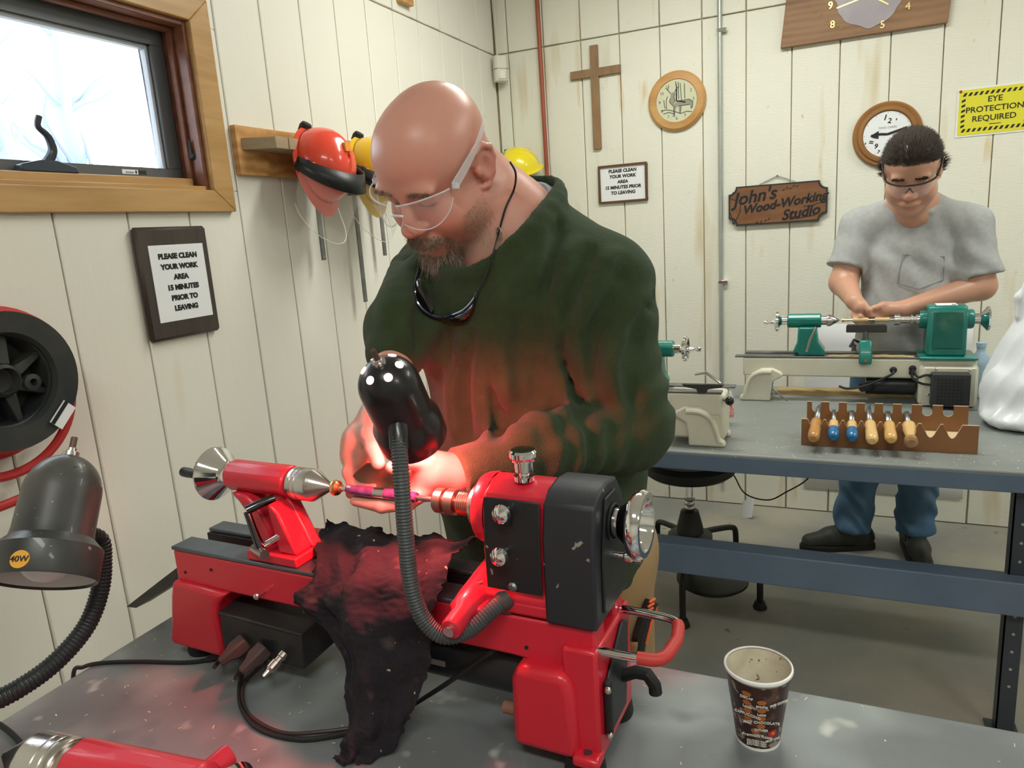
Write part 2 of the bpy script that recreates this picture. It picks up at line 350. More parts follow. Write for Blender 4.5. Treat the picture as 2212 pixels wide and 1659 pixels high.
MB().tube(spline([(-.046, cy, cz0+.022), (-.040, cy+.016, cz0+.052), (-.036, cy+.008, cz0+.084), (-.032, cy-.014, cz0+.104), (-.030, cy-.008, cz0+.128)], 6), [.0125-.0050*min(1, i/16) for i in range(25)], 10).build('crank_handle', MATS['crank_paint'], cr)
MB().sph((-.03, WY1-.016, 1.80), .010, 12, sc=(1, .8, 1.2)).tube([(-.03, WY1-.02, 1.80), (-.028, WY1-.022, 1.845)], [.006, .002], 8).build('latch', MATS['crank_paint'], win)
lp = hx(285, 367, -.075)
MB().box((-.0752, lp[1]-.032, za+.010), (-.0742, lp[1]+.018, za+.022)).build('warning_sticker', paper, sash)
MB().box((-.0752, lp[1]+.020, za+.010), (-.0742, lp[1]+.045, za+.021)).build('serial_sticker', black_pl, sash)
MB().box((-.0741, lp[1]-.022, za+.0125), (-.0738, lp[1]+.004, za+.0165)).build('sticker_print', mat('grey_print', (.3, .3, .3), .7), sash)
MB().box((-.0741, lp[1]+.009, za+.012), (-.0738, lp[1]+.014, za+.020)).build('sticker_mark', ink, sash)
# outdoors
gnd = struct(MB().box((-40, -30, -.4), (-.2, 30, -.3)).build('ground_outside', mat('winter_grass', (.42, .41, .36), .9, var=(.5, .49, .45), vs=.6, world=True)))
bark = mat('bark', (.30, .36, .45), .9, bump=.6, bs=14, world=True)
def tree(x, y, h, r, seed, label):
    rr = random.Random(seed); t = thing('bare_tree', label, 'tree', (x, y, -.3))
    tr = [(0, 0, 0)]; rad = [r]
    for i in range(9):
        p = tr[-1]; tr.append((p[0]+rr.uniform(-.1, .1), p[1]+rr.uniform(-.16, .16), p[2]+h/9)); rad.append(r*(1-(i+1)/11))
    MB().tube(tr, rad, 9).build('trunk', bark, t)
    for i in range(16):
        k = rr.randint(2, 8); a = rr.uniform(0, 2*PI); L = rr.uniform(.8, 2.0)*(1.1-k/12); p = np.array(tr[k], float); pts = [p]
        for j in range(5): pts.append(pts[-1]+np.array([math.cos(a)*L/5*.6, math.sin(a)*L/5, L/5*rr.uniform(.3, 1.)])); a += rr.uniform(-.5, .5)
        MB().tube(pts, [rad[k]*.45*(1-j/6) for j in range(6)], 6).build('branch', bark, t)
tp = hx(10, 250, -4.2); tree(-4.2, tp[1]+.05, 6, .13, 3, 'bare forked tree trunk seen through the window, close to the glass')
tp = hx(80, 200, -9.); tree(-9., tp[1], 9, .18, 5, 'slim bare tree standing farther out beyond the window')
# ceiling fixtures (above the view)
tube_m = mat('tube_glow', (1, 1, 1), .5, emit=(1., .97, .88), estr=4.)
fixm = mat('fixture_enamel', (.8, .8, .78), .4)
for i, (fx, fy) in enumerate(FIX):
    t = thing('fluorescent_fixture', 'white two-tube fluorescent fixture '+('on the ceiling near the room corner', 'on the ceiling over the far bench by the right wall', 'on the ceiling over the near bench', 'on the ceiling in the rear of the workshop')[i], 'ceiling light', (fx, fy, 2.93), 0, 'ceiling fixtures')
    MB().box((-.62, -.15, .03), (.62, .15, .072)).build('housing', fixm, t, bevel=.006)
    for s in (-.07, .07): MB().cyl((-.6, s, .0), (.6, s, .0), .013, n=12).build('tube', tube_m, t)
    for s in (-.61, .6): MB().box((s, -.1, -.016), (s+.012, .1, .035)).build('end_cap', fixm, t)
# ------------------------------------------------------------------ things on the walls (local frame: x along the wall, -y out of it, z up)
def on_back(name, label, cat, px, py, group=None):
    p = hy(px, py, 0); return thing(name, label, cat, (p[0], 0, p[2]), 0, group)
def on_left(name, label, cat, px, py, group=None):
    p = hx(px, py, 0); return thing(name, label, cat, (0, p[1], p[2]), PI/2, group)
def wsize(q0, q1, left=False):
    a, b = (hx(*q0, 0), hx(*q1, 0)) if left else (hy(*q0, 0), hy(*q1, 0)); return abs(b[1]-a[1]) if left else abs(b[0]-a[0]), abs(b[2]-a[2])
# plaque on the left wall
t = on_left('sign_plaque', 'dark wooden plaque with white notice of black block letters, below the window', 'sign', 378, 610)
hw = wsize((300, 612), (455, 612), True)[0]/2; hh = wsize((378, 492), (388, 730), True)[1]/2
bd = MB().box((-hw, -.022, -hh), (hw, 0, hh)).build('board', walnut, t, bevel=.008, seg=1)
pw, ph = hw*.76, hh*.68
pp = MB().box((-pw+.004, -.0232, -ph), (pw+.004, -.0218, ph)).build('notice_paper', paper, t)
for i, s in enumerate(['PLEASE CLEAN', 'YOUR WORK', 'AREA', '15 MINUTES', 'PRIOR TO', 'LEAVING']):
    text('lettering', s, ph*.185, (.004+.002*(i > 2), -.0236, ph*(.70-.275*i)), pp, ink, .0012, sx=1.05)
# framed notice on the back wall
t = on_back('framed_notice', 'small brown framed white notice with black block letters, beneath the wooden cross', 'sign', 1346, 396)
hw = wsize((1293, 396), (1398, 396))[0]/2; hh = wsize((1346, 356), (1346, 439))[1]/2; fr = .011
frm = mat('brown_frame', (.12, .06, .025), .4)
f = MB()
for a, b in (((-hw, -.016, -hh), (hw, 0, -hh+fr)), ((-hw, -.016, hh-fr), (hw, 0, hh)), ((-hw, -.016, -hh+fr), (-hw+fr, 0, hh-fr)), ((hw-fr, -.016, -hh+fr), (hw, 0, hh-fr))): f.box(a, b)
f.build('frame', frm, t, bevel=.002)
pp = MB().box((-hw+fr, -.008, -hh+fr), (hw-fr, -.004, hh-fr)).build('notice_paper', paper, t)
for i, s in enumerate(['PLEASE CLEAN', 'YOUR WORK', 'AREA', '15 MINUTES PRIOR', 'TO LEAVING']):
    text('lettering', s, hh*.235, (0, -.0086, hh*(.66-.285*i)), pp, ink, .0010, sx=1.0, shear=.1)
# cross
t = on_back('wooden_cross', 'flat brown wooden cross hung on the back wall', 'cross', 1287, 157)
cw_ = .024; up = wsize((1287, 98), (1287, 157))[1]; dn = wsize((1287, 157), (1291, 323))[1]; aw = wsize((1232, 157), (1340, 157))[0]/2
crm = mat('cross_wood', (.30, .185, .095), .6, var=(.24, .14, .07), vs=8, vscale=(4, 4, 1))
MB().box((-cw_, -.018, -dn), (cw_-.006, -.001, up)).build('upright', crm, t, bevel=.002)
MB().box((-aw, -.0185, -.021), (aw, -.002, .019)).build('crossbar', crm, t, bevel=.002)
# round deer clock
t = on_back('deer_clock', 'round light wood clock with deer drawing on its cream face', 'clock', 1463, 219)
r = wsize((1401, 219), (1526, 219))[0]/2
cl = mat('clock_wood', (.50, .25, .08), .35, var=(.62, .36, .14), vs=4, vscale=(1, 1, 3))
MB().rev([(0, 0), (r, 0), (r, .012), (r-.012, .024), (r*.72, .026), (r*.70, .020), (0, .020)], ax=(0, -1, 0), n=48).build('rim', cl, t)
fc = MB().rev([(0, .0205), (r*.70, .0205), (r*.70, .022), (0, .022)], ax=(0, -1, 0), n=48).build('face', mat('cream_face', (.62, .62, .44), .6), t)
sk = mat('pencil_grey', (.10, .10, .09), .7); sk2 = mat('pencil_light', (.30, .30, .24), .7)
def strokes(name, lines, w, y, m, par):
    for L_ in lines:
        mb = MB()
        for a, b in zip(L_[:-1], L_[1:]):
            a = np.array(a); b = np.array(b); d = b-a; n = np.array([-d[1], d[0]])/max(np.hypot(*d), 1e-6)*w/2
            mb.add([(q[0], y, q[1]) for q in (a-n, b-n, b+n, a+n)], [(0, 1, 2, 3)], False)
        mb.build(name, m, par, weld=False)
R_ = r*.70
S_ = lambda pts: [(x*R_, z*R_) for x, z in pts]
MB().prism(S_([(-.05, -.10), (.10, -.02), (.62, .0), (.80, -.12), (.78, -.40), (.70, -.42), (.66, -.25), (.25, -.28), (.20, -.62), (.12, -.62), (.10, -.25), (-.02, -.32), (-.10, -.75), (-.2, -.72), (-.14, -.2)]), -.0222, -.0226, 'y').build('deer_body', sk2, fc)
MB().prism(S_([(-.14, -.2), (-.06, -.05), (-.12, .22), (-.05, .36), (-.16, .42), (-.27, .38), (-.30, .15), (-.34, -.02), (-.24, -.1)]), -.0222, -.0227, 'y').build('deer_head', sk2, fc)
strokes('deer_outline', [S_([(-.27, .38), (-.42, .55), (-.36, .75)]), S_([(-.40, .55), (-.52, .66)]), S_([(-.1, .4), (.02, .58), (.0, .80)]), S_([(.02, .58), (.14, .64)]), S_([(.10, -.02), (.62, .0), (.80, -.12), (.78, -.40)]), S_([(-.06, -.05), (-.12, .22), (-.05, .36)]),
        S_([(-.30, .15), (-.34, -.02), (-.1, -.3)]), S_([(.1, -.25), (.66, -.25)]), S_([(-.14, -.3), (-.1, -.75)]), S_([(.22, -.3), (.18, -.62)]), S_([(-.62, .1), (-.58, -.25), (-.50, -.3), (-.5, .1), (-.42, .25)]), S_([(-.75, -.4), (-.5, -.36), (-.2, -.45), (.2, -.62), (.5, -.55), (.75, -.6)]),
        S_([(-.66, -.55), (-.4, -.5), (-.1, -.6)]), S_([(-.02, .9), (.02, .5)]), S_([(.1, .86), (.12, .05)]), S_([(.2, .8), (.25, .0)]), S_([(.4, .7), (.42, .05)])], .0035, -.0229, sk, fc)
strokes('hand', [S_([(0, 0), (.45, -.12)]), S_([(0, 0), (.02, .55)])], .006, -.0235, ink, fc)
for k in range(12):
    if k == 0: continue
    a = PI/2-2*PI*k/12; text('numeral', str(k), R_*.20, (math.cos(a)*R_*.83, -.0224, math.sin(a)*R_*.83), fc, sk, .0)
# round joke clock
t = on_back('wall_clock', 'round clock with ribbed brown wood rim and jumbled numerals on white face', 'clock', 1916, 291)
r = wsize((1840, 291), (1992, 291))[0]/2; R_ = r*.69
MB().rev([(0, 0), (r, 0), (r, .014), (r*.95, .024), (r*.86, .022), (r*.84, .03), (r*.74, .031), (r*.70, .02), (0, .02)], ax=(0, -1, 0), n=56).build('rim', mat('clock_rim', (.33, .155, .045), .35, var=(.26, .11, .03), vs=6), t)
fc = MB().rev([(0, .0205), (R_, .0205), (R_, .0222), (0, .0222)], ax=(0, -1, 0), n=56).build('face', paper, t)
for s, a, q, sz in (('1', 98, .74, .34), ('2', 82, .58, .30), ('=', 205, .72, .34), ('9', 228, .66, .30), ('7', 246, .82, .2), ('5', 200, .95, .1), ('3', 60, .7, .1), ('4', 330, .75, .34), ('8', 300, .7, .3)):
    a = math.radians(a); text('numeral', s, R_*sz, (math.cos(a)*R_*q, -.0226, math.sin(a)*R_*q), fc, ink, .0008, rot=(PI/2, 0, a-PI/2 if s in '97' else .1) if False else (PI/2, .25, 0))
text('lettering', 'WHO CARES', R_*.13, (.0, -.0226, R_*.30), fc, mat('grey_print', (.3, .3, .3), .7), .0)
strokes('hand', [[(0, 0), (-R_*.3, R_*.035), (-R_*.66, -.0)], [(0, 0), (R_*.8, R_*.22)]], .010, -.0245, ink, fc)
MB().prism([(-R_*.62, -.008), (-R_*.36, -.016), (-R_*.36, .018), (-R_*.62, .004), (-R_*.7, -.001)], -.0244, -.0250, 'y').build('hour_hand_tip', ink, fc)
strokes('minute_tick', [[(math.cos(a)*R_*.93, math.sin(a)*R_*.93), (math.cos(a)*R_*.97, math.sin(a)*R_*.97)] for a in [2*PI*k/12 for k in range(12)]], .002, -.0226, ink, fc)
# hanging studio sign
t = on_back('hanging_sign', 'brown wooden sign with dark script lettering and notched corners, hung by a chain', 'sign', 1680, 440)
a = hy(1575, 445, 0); b = hy(1788, 425, 0); hw = (b[0]-a[0])/2; hh = wsize((1680, 402), (1680, 488))[1]/2; c = .035; ox = (a[0]+b[0])/2-t.location.x
def notched(hw, hh, c):
    o = []
    for cx_, cz_, a0 in ((hw, hh, 1.5), (-hw, hh, 0.0), (-hw, -hh, .5), (hw, -hh, 1.0)):   # concave corner arcs, counter clockwise
        for k in range(7):
            q = PI*(a0-k/12.); o.append((cx_+c*math.cos(q), cz_+c*math.sin(q)))
    return o
sg = mat('sign_wood', (.235, .105, .045), .5, var=(.17, .07, .03), vs=6, vscale=(.8, 1, 5)); sgd = mat('sign_edge', (.035, .03, .025), .6)
MB().prism([(x+ox, z) for x, z in notched(hw, hh, c)], -.022, -.002, 'y').build('edge', sgd, t)
bd = MB().prism([(x+ox, z) for x, z in notched(hw-.008, hh-.008, c)], -.0235, -.021, 'y').build('board', sg, t)
tilt = .075
for s, sz, x, z in (("John's", .084, -.105, .040), ('Wood-Working', .058, .030, .000), ('Studio', .066, .105, -.050)):
    o = text('lettering', s, sz, (ox+x, -.0239, z), bd, ink, .0020, shear=.35, rot=(PI/2, -tilt*1.6, 0), ext=.0006)
strokes('flourish', [[(ox-.20, .07), (ox-.22, .04), (ox-.19, .03)], [(ox+.06, -.078), (ox+.12, -.072), (ox+.17, -.066)], [(ox+.12, -.022), (ox+.16, -.018), (ox+.2, -.008)], [(ox-.215, -.03), (ox-.2, -.085), (ox-.17, -.03), (ox-.165, .05)]], .005, -.0240, sgd, bd)
lf = MB()
for x, z, g in [(.03, .062, .4), (.045, .070, 1.), (.06, .066, .2), (.075, .076, .9), (.09, .074, .3), (-.09, -.082, .5), (-.07, -.08, 1.2), (-.05, -.076, .3), (-.035, -.07, .9)]:
    lf.prism([(ox+x+.008*math.cos(q)*math.cos(g)-.0035*math.sin(q)*math.sin(g), z+.008*math.cos(q)*math.sin(g)+.0035*math.sin(q)*math.cos(g)) for q in np.linspace(0, 2*PI, 8)[:-1]], -.0241, -.0235, 'y')
lf.build('painted_leaves', sgd, bd)
ch = MB()
for sgn in (-1, 1):
    for k in range(12):
        p = k/12; x = ox+sgn*.085*p; z = hh+.036*(1-p); ch.tube([(x+.004*math.cos(q), -.008+.0015*math.sin(q), z+.0028*math.sin(q)) for q in np.linspace(0, 2*PI, 9)[:-1]], .0009, 5, closed=True)
ch.build('chain', dsteel, t); MB().cyl((ox, 0, hh+.037), (ox, -.016, hh+.038), .003, n=8).build('nail', dsteel, t)
# eye protection sign
a = hy(2070, 245, 0); t = thing('warning_sign', 'yellow eye protection notice with black hazard stripes in clear sleeve', 'sign', (a[0], 0, a[2]), 0)
zt = hy(2078, 196, 0)[2]-a[2]; zb = hy(2078, 293, 0)[2]-a[2]; wd_ = (zt-zb)*1.42; pad = .012
MB().box((-pad*.6, -.003, zb-pad*.6), (wd_+pad*.6, -.001, zt+pad*.6)).build('sleeve', mat('clear_sleeve', (.82, .82, .80), .25), t)
yl = MB().box((0, -.0042, zb), (wd_, -.0028, zt)).build('notice_paper', mat('hazard_yellow', (.72, .66, .035), .5), t)
hz_ = MB(); w = .013; n = 16
def stripe(x0, x1, z0, z1, horiz):
    L = (x1-x0) if horiz else (z1-z0); k = int(L/.0195)
    for i in range(k):
        if horiz: s = x0+i*L/k; hz_.prism([(s, z0), (s+.0105, z0), (s+.0185, z1), (s+.008, z1)], -.0046, -.0040, 'y')
        else: s = z0+i*L/k; hz_.prism([(x0, s), (x1, s+.006), (x1, s+.0155), (x0, s+.0095)], -.0046, -.0040, 'y')
stripe(.012, wd_-.012, zt-.026, zt-.012, True); stripe(.012, wd_-.012, zb+.012, zb+.026, True); stripe(.010, .024, zb+.03, zt-.03, False); stripe(wd_-.024, wd_-.010, zb+.03, zt-.03, False)
hz_.build('hazard_stripes', ink, yl)
for i, s in enumerate(['EYE', 'PROTECTION', 'REQUIRED']): text('lettering', s, (zt-zb)*.175, (wd_*.5, -.0046, zt-(zt-zb)*(.255+.205*i)), yl, ink, .0004, sx=1.05)
MB().box((wd_*.44, -.0046, zb+.036), (wd_*.6, -.0040, zb+.039)).build('small_print', ink, yl)
MB().sph((.004, -.005, zt-.004), .006, 10).build('red_pin', mat('pin_red', (.5, .04, .02), .4), t)
# slab clock at the top
a = hy(1687, 92, 0); b = hy(2045, 67, 0); zc = (a[2]+b[2])/2
t = thing('slab_clock', 'wide brown barn-wood slab clock with grey stone-like face and gold numerals', 'clock', (a[0], 0, zc), 0); L_ = b[0]-a[0]
slab = mat('slab_wood', (.26, .135, .065), .55, grain=((.17, .08, .04), 'Z', 5., 5., (.5, 1, 2.2)), var=(.33, .19, .10), vs=2.5, vscale=(.6, 1, 3))
MB().prism([(0, 0), (L_, 0), (L_+.03, .40), (.05, .42), (.022, .2)], -.028, -.001, 'y').build('slab', slab, t, bevel=.003)
fx_, fz_ = hy(1878, 0, -.03)[0]-a[0], hy(1878, -10, -.03)[2]-zc
pts = [(fx_+.135*math.cos(q)*(1+.05*math.sin(5*q)+.03*math.sin(13*q)), fz_+.125*math.sin(q)*(1+.06*math.sin(4*q+1)+.03*math.sin(11*q))) for q in np.linspace(0, 2*PI, 60)[:-1]]
fc = MB().prism(pts, -.031, -.027, 'y').build('face', mat('stone_face', (.42, .37, .40), .35, var=(.34, .30, .34), vs=5), t)
for k, (dx, dz) in {'5': (.055, -.118), '6': (-.06, -.20), '8': (-.145, -.085), '9': (-.155, -.005), '4': (.15, -.06), '3': (.16, .03), '12': (0, .12)}.items():
    if k != '6': text('numeral', k, .042, (fx_+dx, -.032, fz_+dz-.01), fc, gold, .0006)
strokes('hand', [[(fx_, fz_), (fx_-.13, fz_-.03)], [(fx_, fz_), (fx_+.075, fz_-.05)]], .006, -.0335, gold, fc)
for px, py in ((1744, 14), (1760, 25), (1773, 33), (1786, 45), (1791, 53), (1803, 52), (1810, 57), (1818, 62)):
    p = hy(px, py, -.028); MB().sph((p[0]-a[0], -.028, p[2]-zc), .0055, 8).build('gold_tack', gold, t)
# red pipe, conduit, sensor
t = thing('copper_pipe', 'thin red-brown vertical pipe on the back wall beside the corner', 'pipe', (hy(1172, 200, -.02)[0], -.02, 0))
copper = mat('painted_copper', (.42, .105, .05), .45, var=(.30, .07, .04), vs=3, vscale=(1, 1, .6), spots=[((.08, .05, .03), 7., (.68, .74), (1, 1, .5))])
dx = hy(1161, 0, -.02); MB().cyl((dx[0]-t.location.x-.004, 0, RZ), (.010, 0, .1), .0115, n=14).build('tube', copper, t)
MB().box((-.02, -.004, 1.30), (.02, .018, 1.33)).build('strap', dsteel, t)
t = thing('conduit', 'grey-green galvanised conduit running up the back wall', 'pipe', (hy(1556, 300, -.016)[0], -.016, 0))
galv = mat('galvanised', (.47, .49, .46), .4, .6, var=(.40, .43, .40), vs=9)
MB().cyl((0, 0, RZ), (0, 0, .12), .0105, n=14).build('tube', galv, t)
for pz in (hy(1553, 68, 0)[2], 1.20): MB().box((-.014, -.012, pz-.009), (.034, .015, pz+.009)).build('strap', chrome, t, bevel=.003)
a = hy(1066, 126, -.02); b = hy(1094, 178, -.02)
t = thing('motion_sensor', 'cream motion sensor box mounted in the corner of the room', 'sensor', (.052, -.052, (a[2]+b[2])/2), PI/4*0+.78)
ivory = mat('ivory_plastic', (.74, .71, .60), .35); h_ = (a[2]-b[2])/2
MB().prism([(-.036, .022), (-.036, -.012), (-.026, -.026), (.026, -.026), (.036, -.012), (.036, .022)], -h_, h_*.98, 'z').build('housing', ivory, t, bevel=.005)
MB().box((-.0365, -.0268, -.004), (.0365, .02, -.001)).build('seam', mat('grey_print', (.3, .3, .3), .7), t)
MB().prism([(-.024, -.024), (.024, -.024), (.015, -.033), (-.015, -.033)], -h_*.85, -.012, 'z').build('lens', mat('milky_lens', (.80, .78, .72), .2), t, bevel=.003)
t = thing('sensor_cable', 'white cable running down the room corner into the sensor', 'cable', (.010, -.010, 2.5))
MB().tube([(0.004, -.004, .5), (0, 0, .3), (.006, -.003, .12), (.012, -.012, (a[2]-2.5))], .0035, 6).build('wire', ivory, t); MB().tube([(0.012, -.002, .5), (.014, -.006, .2), (.02, -.018, (a[2]-2.5))], .003, 6).build('wire', ivory, t)
p = hx(868, 5, 0); t = thing('wood_block', 'small honey-coloured wood block fixed high on the left wall', 'block', (0, p[1], p[2]-.01), PI/2)
MB().box((-.045, -.03, 0), (.05, 0, .09)).build('block', pine, t, bevel=.003)
# loose sheets pinned to the back wall below the bench
def sheet(label, pts, bow):
    P = [hy(x, y, -.003) for x, y in pts]; x0 = min(p[0] for p in P); x1 = max(p[0] for p in P); z0 = min(p[2] for p in P); z1 = max(p[2] for p in P)
    t = thing('paper_sheet', label, 'paper', (x0, 0, z0)); n = 8; v = []; f = []
    for i in range(n+1):
        for j in range(2): v.append(((x1-x0)*j, -.003-bow*(1-i/n)**2, (z1-z0)*i/n))
    for i in range(n): f.append((2*i, 2*i+1, 2*i+3, 2*i+2))
    o = MB().add(v, f).build('sheet', paper, t); s_ = o.modifiers.new('thick', 'SOLIDIFY'); s_.thickness = .0008
sheet('large white sheet on the back wall, hanging below the bench top behind the jeans', [(1743, 700), (2078, 1078)], .005)
# ------------------------------------------------------------------ wooden rack with face shields
a = hx(502, 325, 0); b = hx(880, 330, 0); zt = hx(505, 272, 0)[2]; zb = hx(517, 379, 0)[2]
t = thing('wall_rack', 'pine rack board with a notched shelf, holding the face shields', 'rack', (0, a[1], zb), PI/2); L_ = b[1]-a[1]; hh = zt-zb
MB().box((0, -.022, 0), (L_, 0, hh)).build('back_board', pine, t, bevel=.002)
sh = MB(); x = .03; zsh = hh*.50
for x0, x1 in ((.018, .125), (.129, .175), (.179, .30), (.304, L_-.05)): sh.prism([(x0, -.022), (x1, -.022), (x1, -.115), (x0+(.05 if x0 < .02 else 0), -.115)][::-1], zsh, zsh+.036, 'z')
sh.build('shelf', oldwood, t, bevel=.002)
def shield(name, label, px, py, X, shell_m, lab2=None):
    """hard hat hung with its opening to the wall, black brow guard and clear visor swung up.  local: x side, y front, z crown"""
    p = hx(px, py, X); t = thing(name, label, 'face shield', tuple(p))
    B = Matrix(((0, .16, .987), (-1, 0, 0), (0, -.987, .16))); t.rotation_euler = B.to_euler()
    n = 30; m = 12; v = []; f = []
    for i in range(m+1):
        ph = PI/2*i/m
        for k in range(n):
            th = 2*PI*k/n; r = .110*math.cos(ph)**.85 if i < m else .0005; ridge = 1+.06*math.exp(-(math.cos(th)/.25)**2)*math.sin(ph); v.append((r*math.cos(th)*.94, r*math.sin(th)*1.12, .125*math.sin(ph)*ridge))
    for i in range(m):
        for k in range(n): f.append((i*n+k, i*n+(k+1) % n, (i+1)*n+(k+1) % n, (i+1)*n+k))
    dome = MB().add(v, f).build('shell', shell_m, t); s_ = dome.modifiers.new('thick', 'SOLIDIFY'); s_.thickness = .003
    v = []; f = []
    for k in range(n):
        th = 2*PI*k/n; e = 1.08+.26*max(0, math.sin(th))**2
        for q, dz in ((1.0, .003), (e, -.008), (e, -.012), (.99, -.004)): v.append((.110*.94*min(q, 1.1)*math.cos(th), .110*1.12*q*math.sin(th), dz))
    for k in range(n):
        for j in range(4): f.append((k*4+j, ((k+1) % n)*4+j, ((k+1) % n)*4+(j+1) % 4, k*4+(j+1) % 4))
    MB().add(v, f).build('brim', shell_m, t)
    fl = Matrix.Rotation(math.radians(58), 3, 'X'); N = 22
    def up(q): return fl@(Vector(q)-Vector((0, .0, .012)))+Vector((0, .0, .012))
    v = []; f = []
    for k in range(N+1):
        th = PI*(-.03+1.06*k/N); e = math.sin(PI*min(max(k/N, 0), 1))
        for z_, q in ((.026-.006*e, 1.06+.16*e), (-.010-.030*e, 1.10+.30*e)): v.append(up((.110*q*math.cos(th), .118*q*math.sin(th), z_+.008)))
    for k in range(N): f.append((2*k, 2*k+1, 2*k+3, 2*k+2))
    bg_ = MB().add(v, f).build('brow_guard', black_pl, t); s_ = bg_.modifiers.new('thick', 'SOLIDIFY'); s_.thickness = .0035
    for s in (-1, 1):
        for j in range(2): MB().rev([(0, 0), (.017, 0), (.018, .007), (.013, .013), (0, .015)], (s*.106, .004+.008*j, .006+.034*j), (s, 0, 0), 14).build('pivot_knob', rubber, bg_)
    v = []; f = []
    for i in range(8):
        for k in range(N+1):
            th = PI*(.02+.96*k/N); e = math.sin(PI*k/N); v.append(up((.122*math.cos(th)*(1-.012*i), .153*math.sin(th)*(1-.02*i), -.02*e-.005-.026*i*(.45+.55*e**.5))))
    for i in range(7):
        for k in range(N): f.append((i*(N+1)+k, i*(N+1)+k+1, (i+1)*(N+1)+k+1, (i+1)*(N+1)+k))
    vs_ = MB().add(v, f).build('visor', mat('clear_visor', (.93, .93, .86), .05, alpha=.16, spec=.6), t)
    MB().tube([up((.1205*math.cos(q)*.92, .153*math.sin(q)*.86, -.025*math.sin(q)-.005-.182*(.45+.55*max(0, math.sin(q))**.5))) for q in np.linspace(PI*.02, PI*.98, 24)], .0016, 6).build('visor_edge', mat('visor_edge', (.9, .9, .8), .2, alpha=.6), vs_)
    MB().rev([(0, 0), (.020, 0), (.021, .02), (.016, .032), (0, .034)], (.01, -.118, -.022), (0, -.7, .7), 16).build('ratchet_knob', rubber, t)
    MB().box((-.03, .02, -.045), (.03, .10, -.030)).build('sweat_band', rubber, t, bevel=.01)
    for y_, z_ in ((-.03, .118), (.02, .045)): MB().box((.085 if z_ < .1 else -.015, y_-.014, z_-.01), (.1075 if z_ < .1 else .015, y_+.014, z_+.012 if z_ < .1 else z_+.012)).build('sticker', mat('orange_sticker', (.80, .28, .03), .5), t)
    return t
shield('face_shield', 'orange-red hard hat with black brow guard and clear visor on pine rack', 690, 360, .125, mat('hat_red', (.83, .075, .04), .22, coat=.4))
shield('face_shield', 'yellow hard hat with clear visor behind the orange-red one, partly hidden by bald man', 800, 372, .135, mat('hat_yellow', (.80, .50, .02), .25, coat=.3))
# yellow hat hung on the back wall near the corner
p = hy(1118, 366, -.152); t = thing('hard_hat', 'yellow hard hat with grey strap hung on back wall behind the bald man', 'hard hat', tuple(p), (math.radians(20), 0, 0))
prof = [(.004, .112)]+[(.118*math.cos(q), .115*math.sin(q)) for q in np.linspace(PI/2-.1, 0, 12)]+[(.140, -.006), (.140, -.010), (.116, -.006)]
MB().rev(prof, n=30).build('shell', mat('hat_lemon', (.82, .66, .02), .25, coat=.3), t)
MB().tube([(-.06+.02*math.cos(q), .118*math.sin(q)*.9-.02, .10*math.cos(q)+.005) for q in np.linspace(-1.2, 1.2, 14)], .004, 6).build('strap', mat('grey_strap', (.25, .27, .28), .6), t)
MB().cyl((-.045, .185, .06), (-.05, .0, .105), .006, n=8).build('peg', dsteel, t)
# steel strips hanging under the rack
for k, (x0, y0, x1, y1, lab) in enumerate(((693, 455, 700, 562, 'short steel bar hanging below the orange-red hat'), (784, 440, 790, 652, 'longest steel bar hanging from the rack, between the hats'), (829, 470, 832, 552, 'shortest thin steel bar hanging beside the green fleece shoulder'))):
    a = hx(x0, y0, .05); b = hx(x1, y1, .05); t = thing('steel_bar', lab, 'steel bar', (.05, b[1], b[2]), PI/2, 'steel bars under the rack'); top = zb+hh*.5-b[2]
    MB().box((-.0105, -.003, 0), (.0105, .003, top)).build('bar', dsteel, t, bevel=.001)
    MB().cyl((0, -.0045, .012), (0, .0045, .012), .003, n=8).build('rivet', steel, t)
    MB().box((-.016, -.02, top-.13), (.022, .02, top-.05)).build('clamp_jaw', rubber, t, bevel=.004)
# hose reel on the left wall
p = hx(12, 823, .13); a = hx(160, 825, .13); r = abs(a[1]-p[1])
t = thing('hose_reel', 'black spoked hose reel with red hose on the left wall', 'hose reel', (0, p[1], p[2]), PI/2)
bp = mat('reel_plastic', (.020, .024, .027), .42, var=(.05, .05, .045), vs=7)
MB().rev([(r*.66, .135), (r*.70, .146), (r, .15), (r*1.0, .138), (r*.66, .122), (r*.62, .07), (0, .07)], ax=(0, -1, 0), n=56).build('flange', bp, t)
MB().rev([(r, .04), (r, .03), (r*.4, .03), (0, .03)], ax=(0, -1, 0), n=48).build('rear_flange', bp, t)
MB().rev([(0, .0), (.06, .0), (r*.25, .07), (r*.24, .128), (r*.19, .135), (r*.17, .11), (0, .105)], ax=(0, -1, 0), n=32).build('hub', bp, t)
for k in range(7):
    a = 2*PI*k/7+.45; c_, s_ = math.cos(a), math.sin(a)
    MB().add([(c_*r*.24-s_*w*.012, -y, s_*r*.24+c_*w*.012) for w in (-1, 1) for y in (.07, .125)]+[(c_*r*.66-s_*w*.006, -y, s_*r*.66+c_*w*.006) for w in (-1, 1) for y in (.07, .118)],
             [(0, 1, 3, 2), (4, 6, 7, 5), (0, 4, 5, 1), (2, 3, 7, 6), (1, 5, 7, 3), (0, 2, 6, 4)], False).build('spoke', bp, t, bevel=.002)
MB().rev([(.018, .118), (.018, .13), (.008, .132), (.008, .115)], (r*.38, 0, -r*.10), (0, -1, 0), 16).build('crank_boss', bp, t)
hose_m = mat('red_hose', (.50, .035, .035), .45)
hs = []
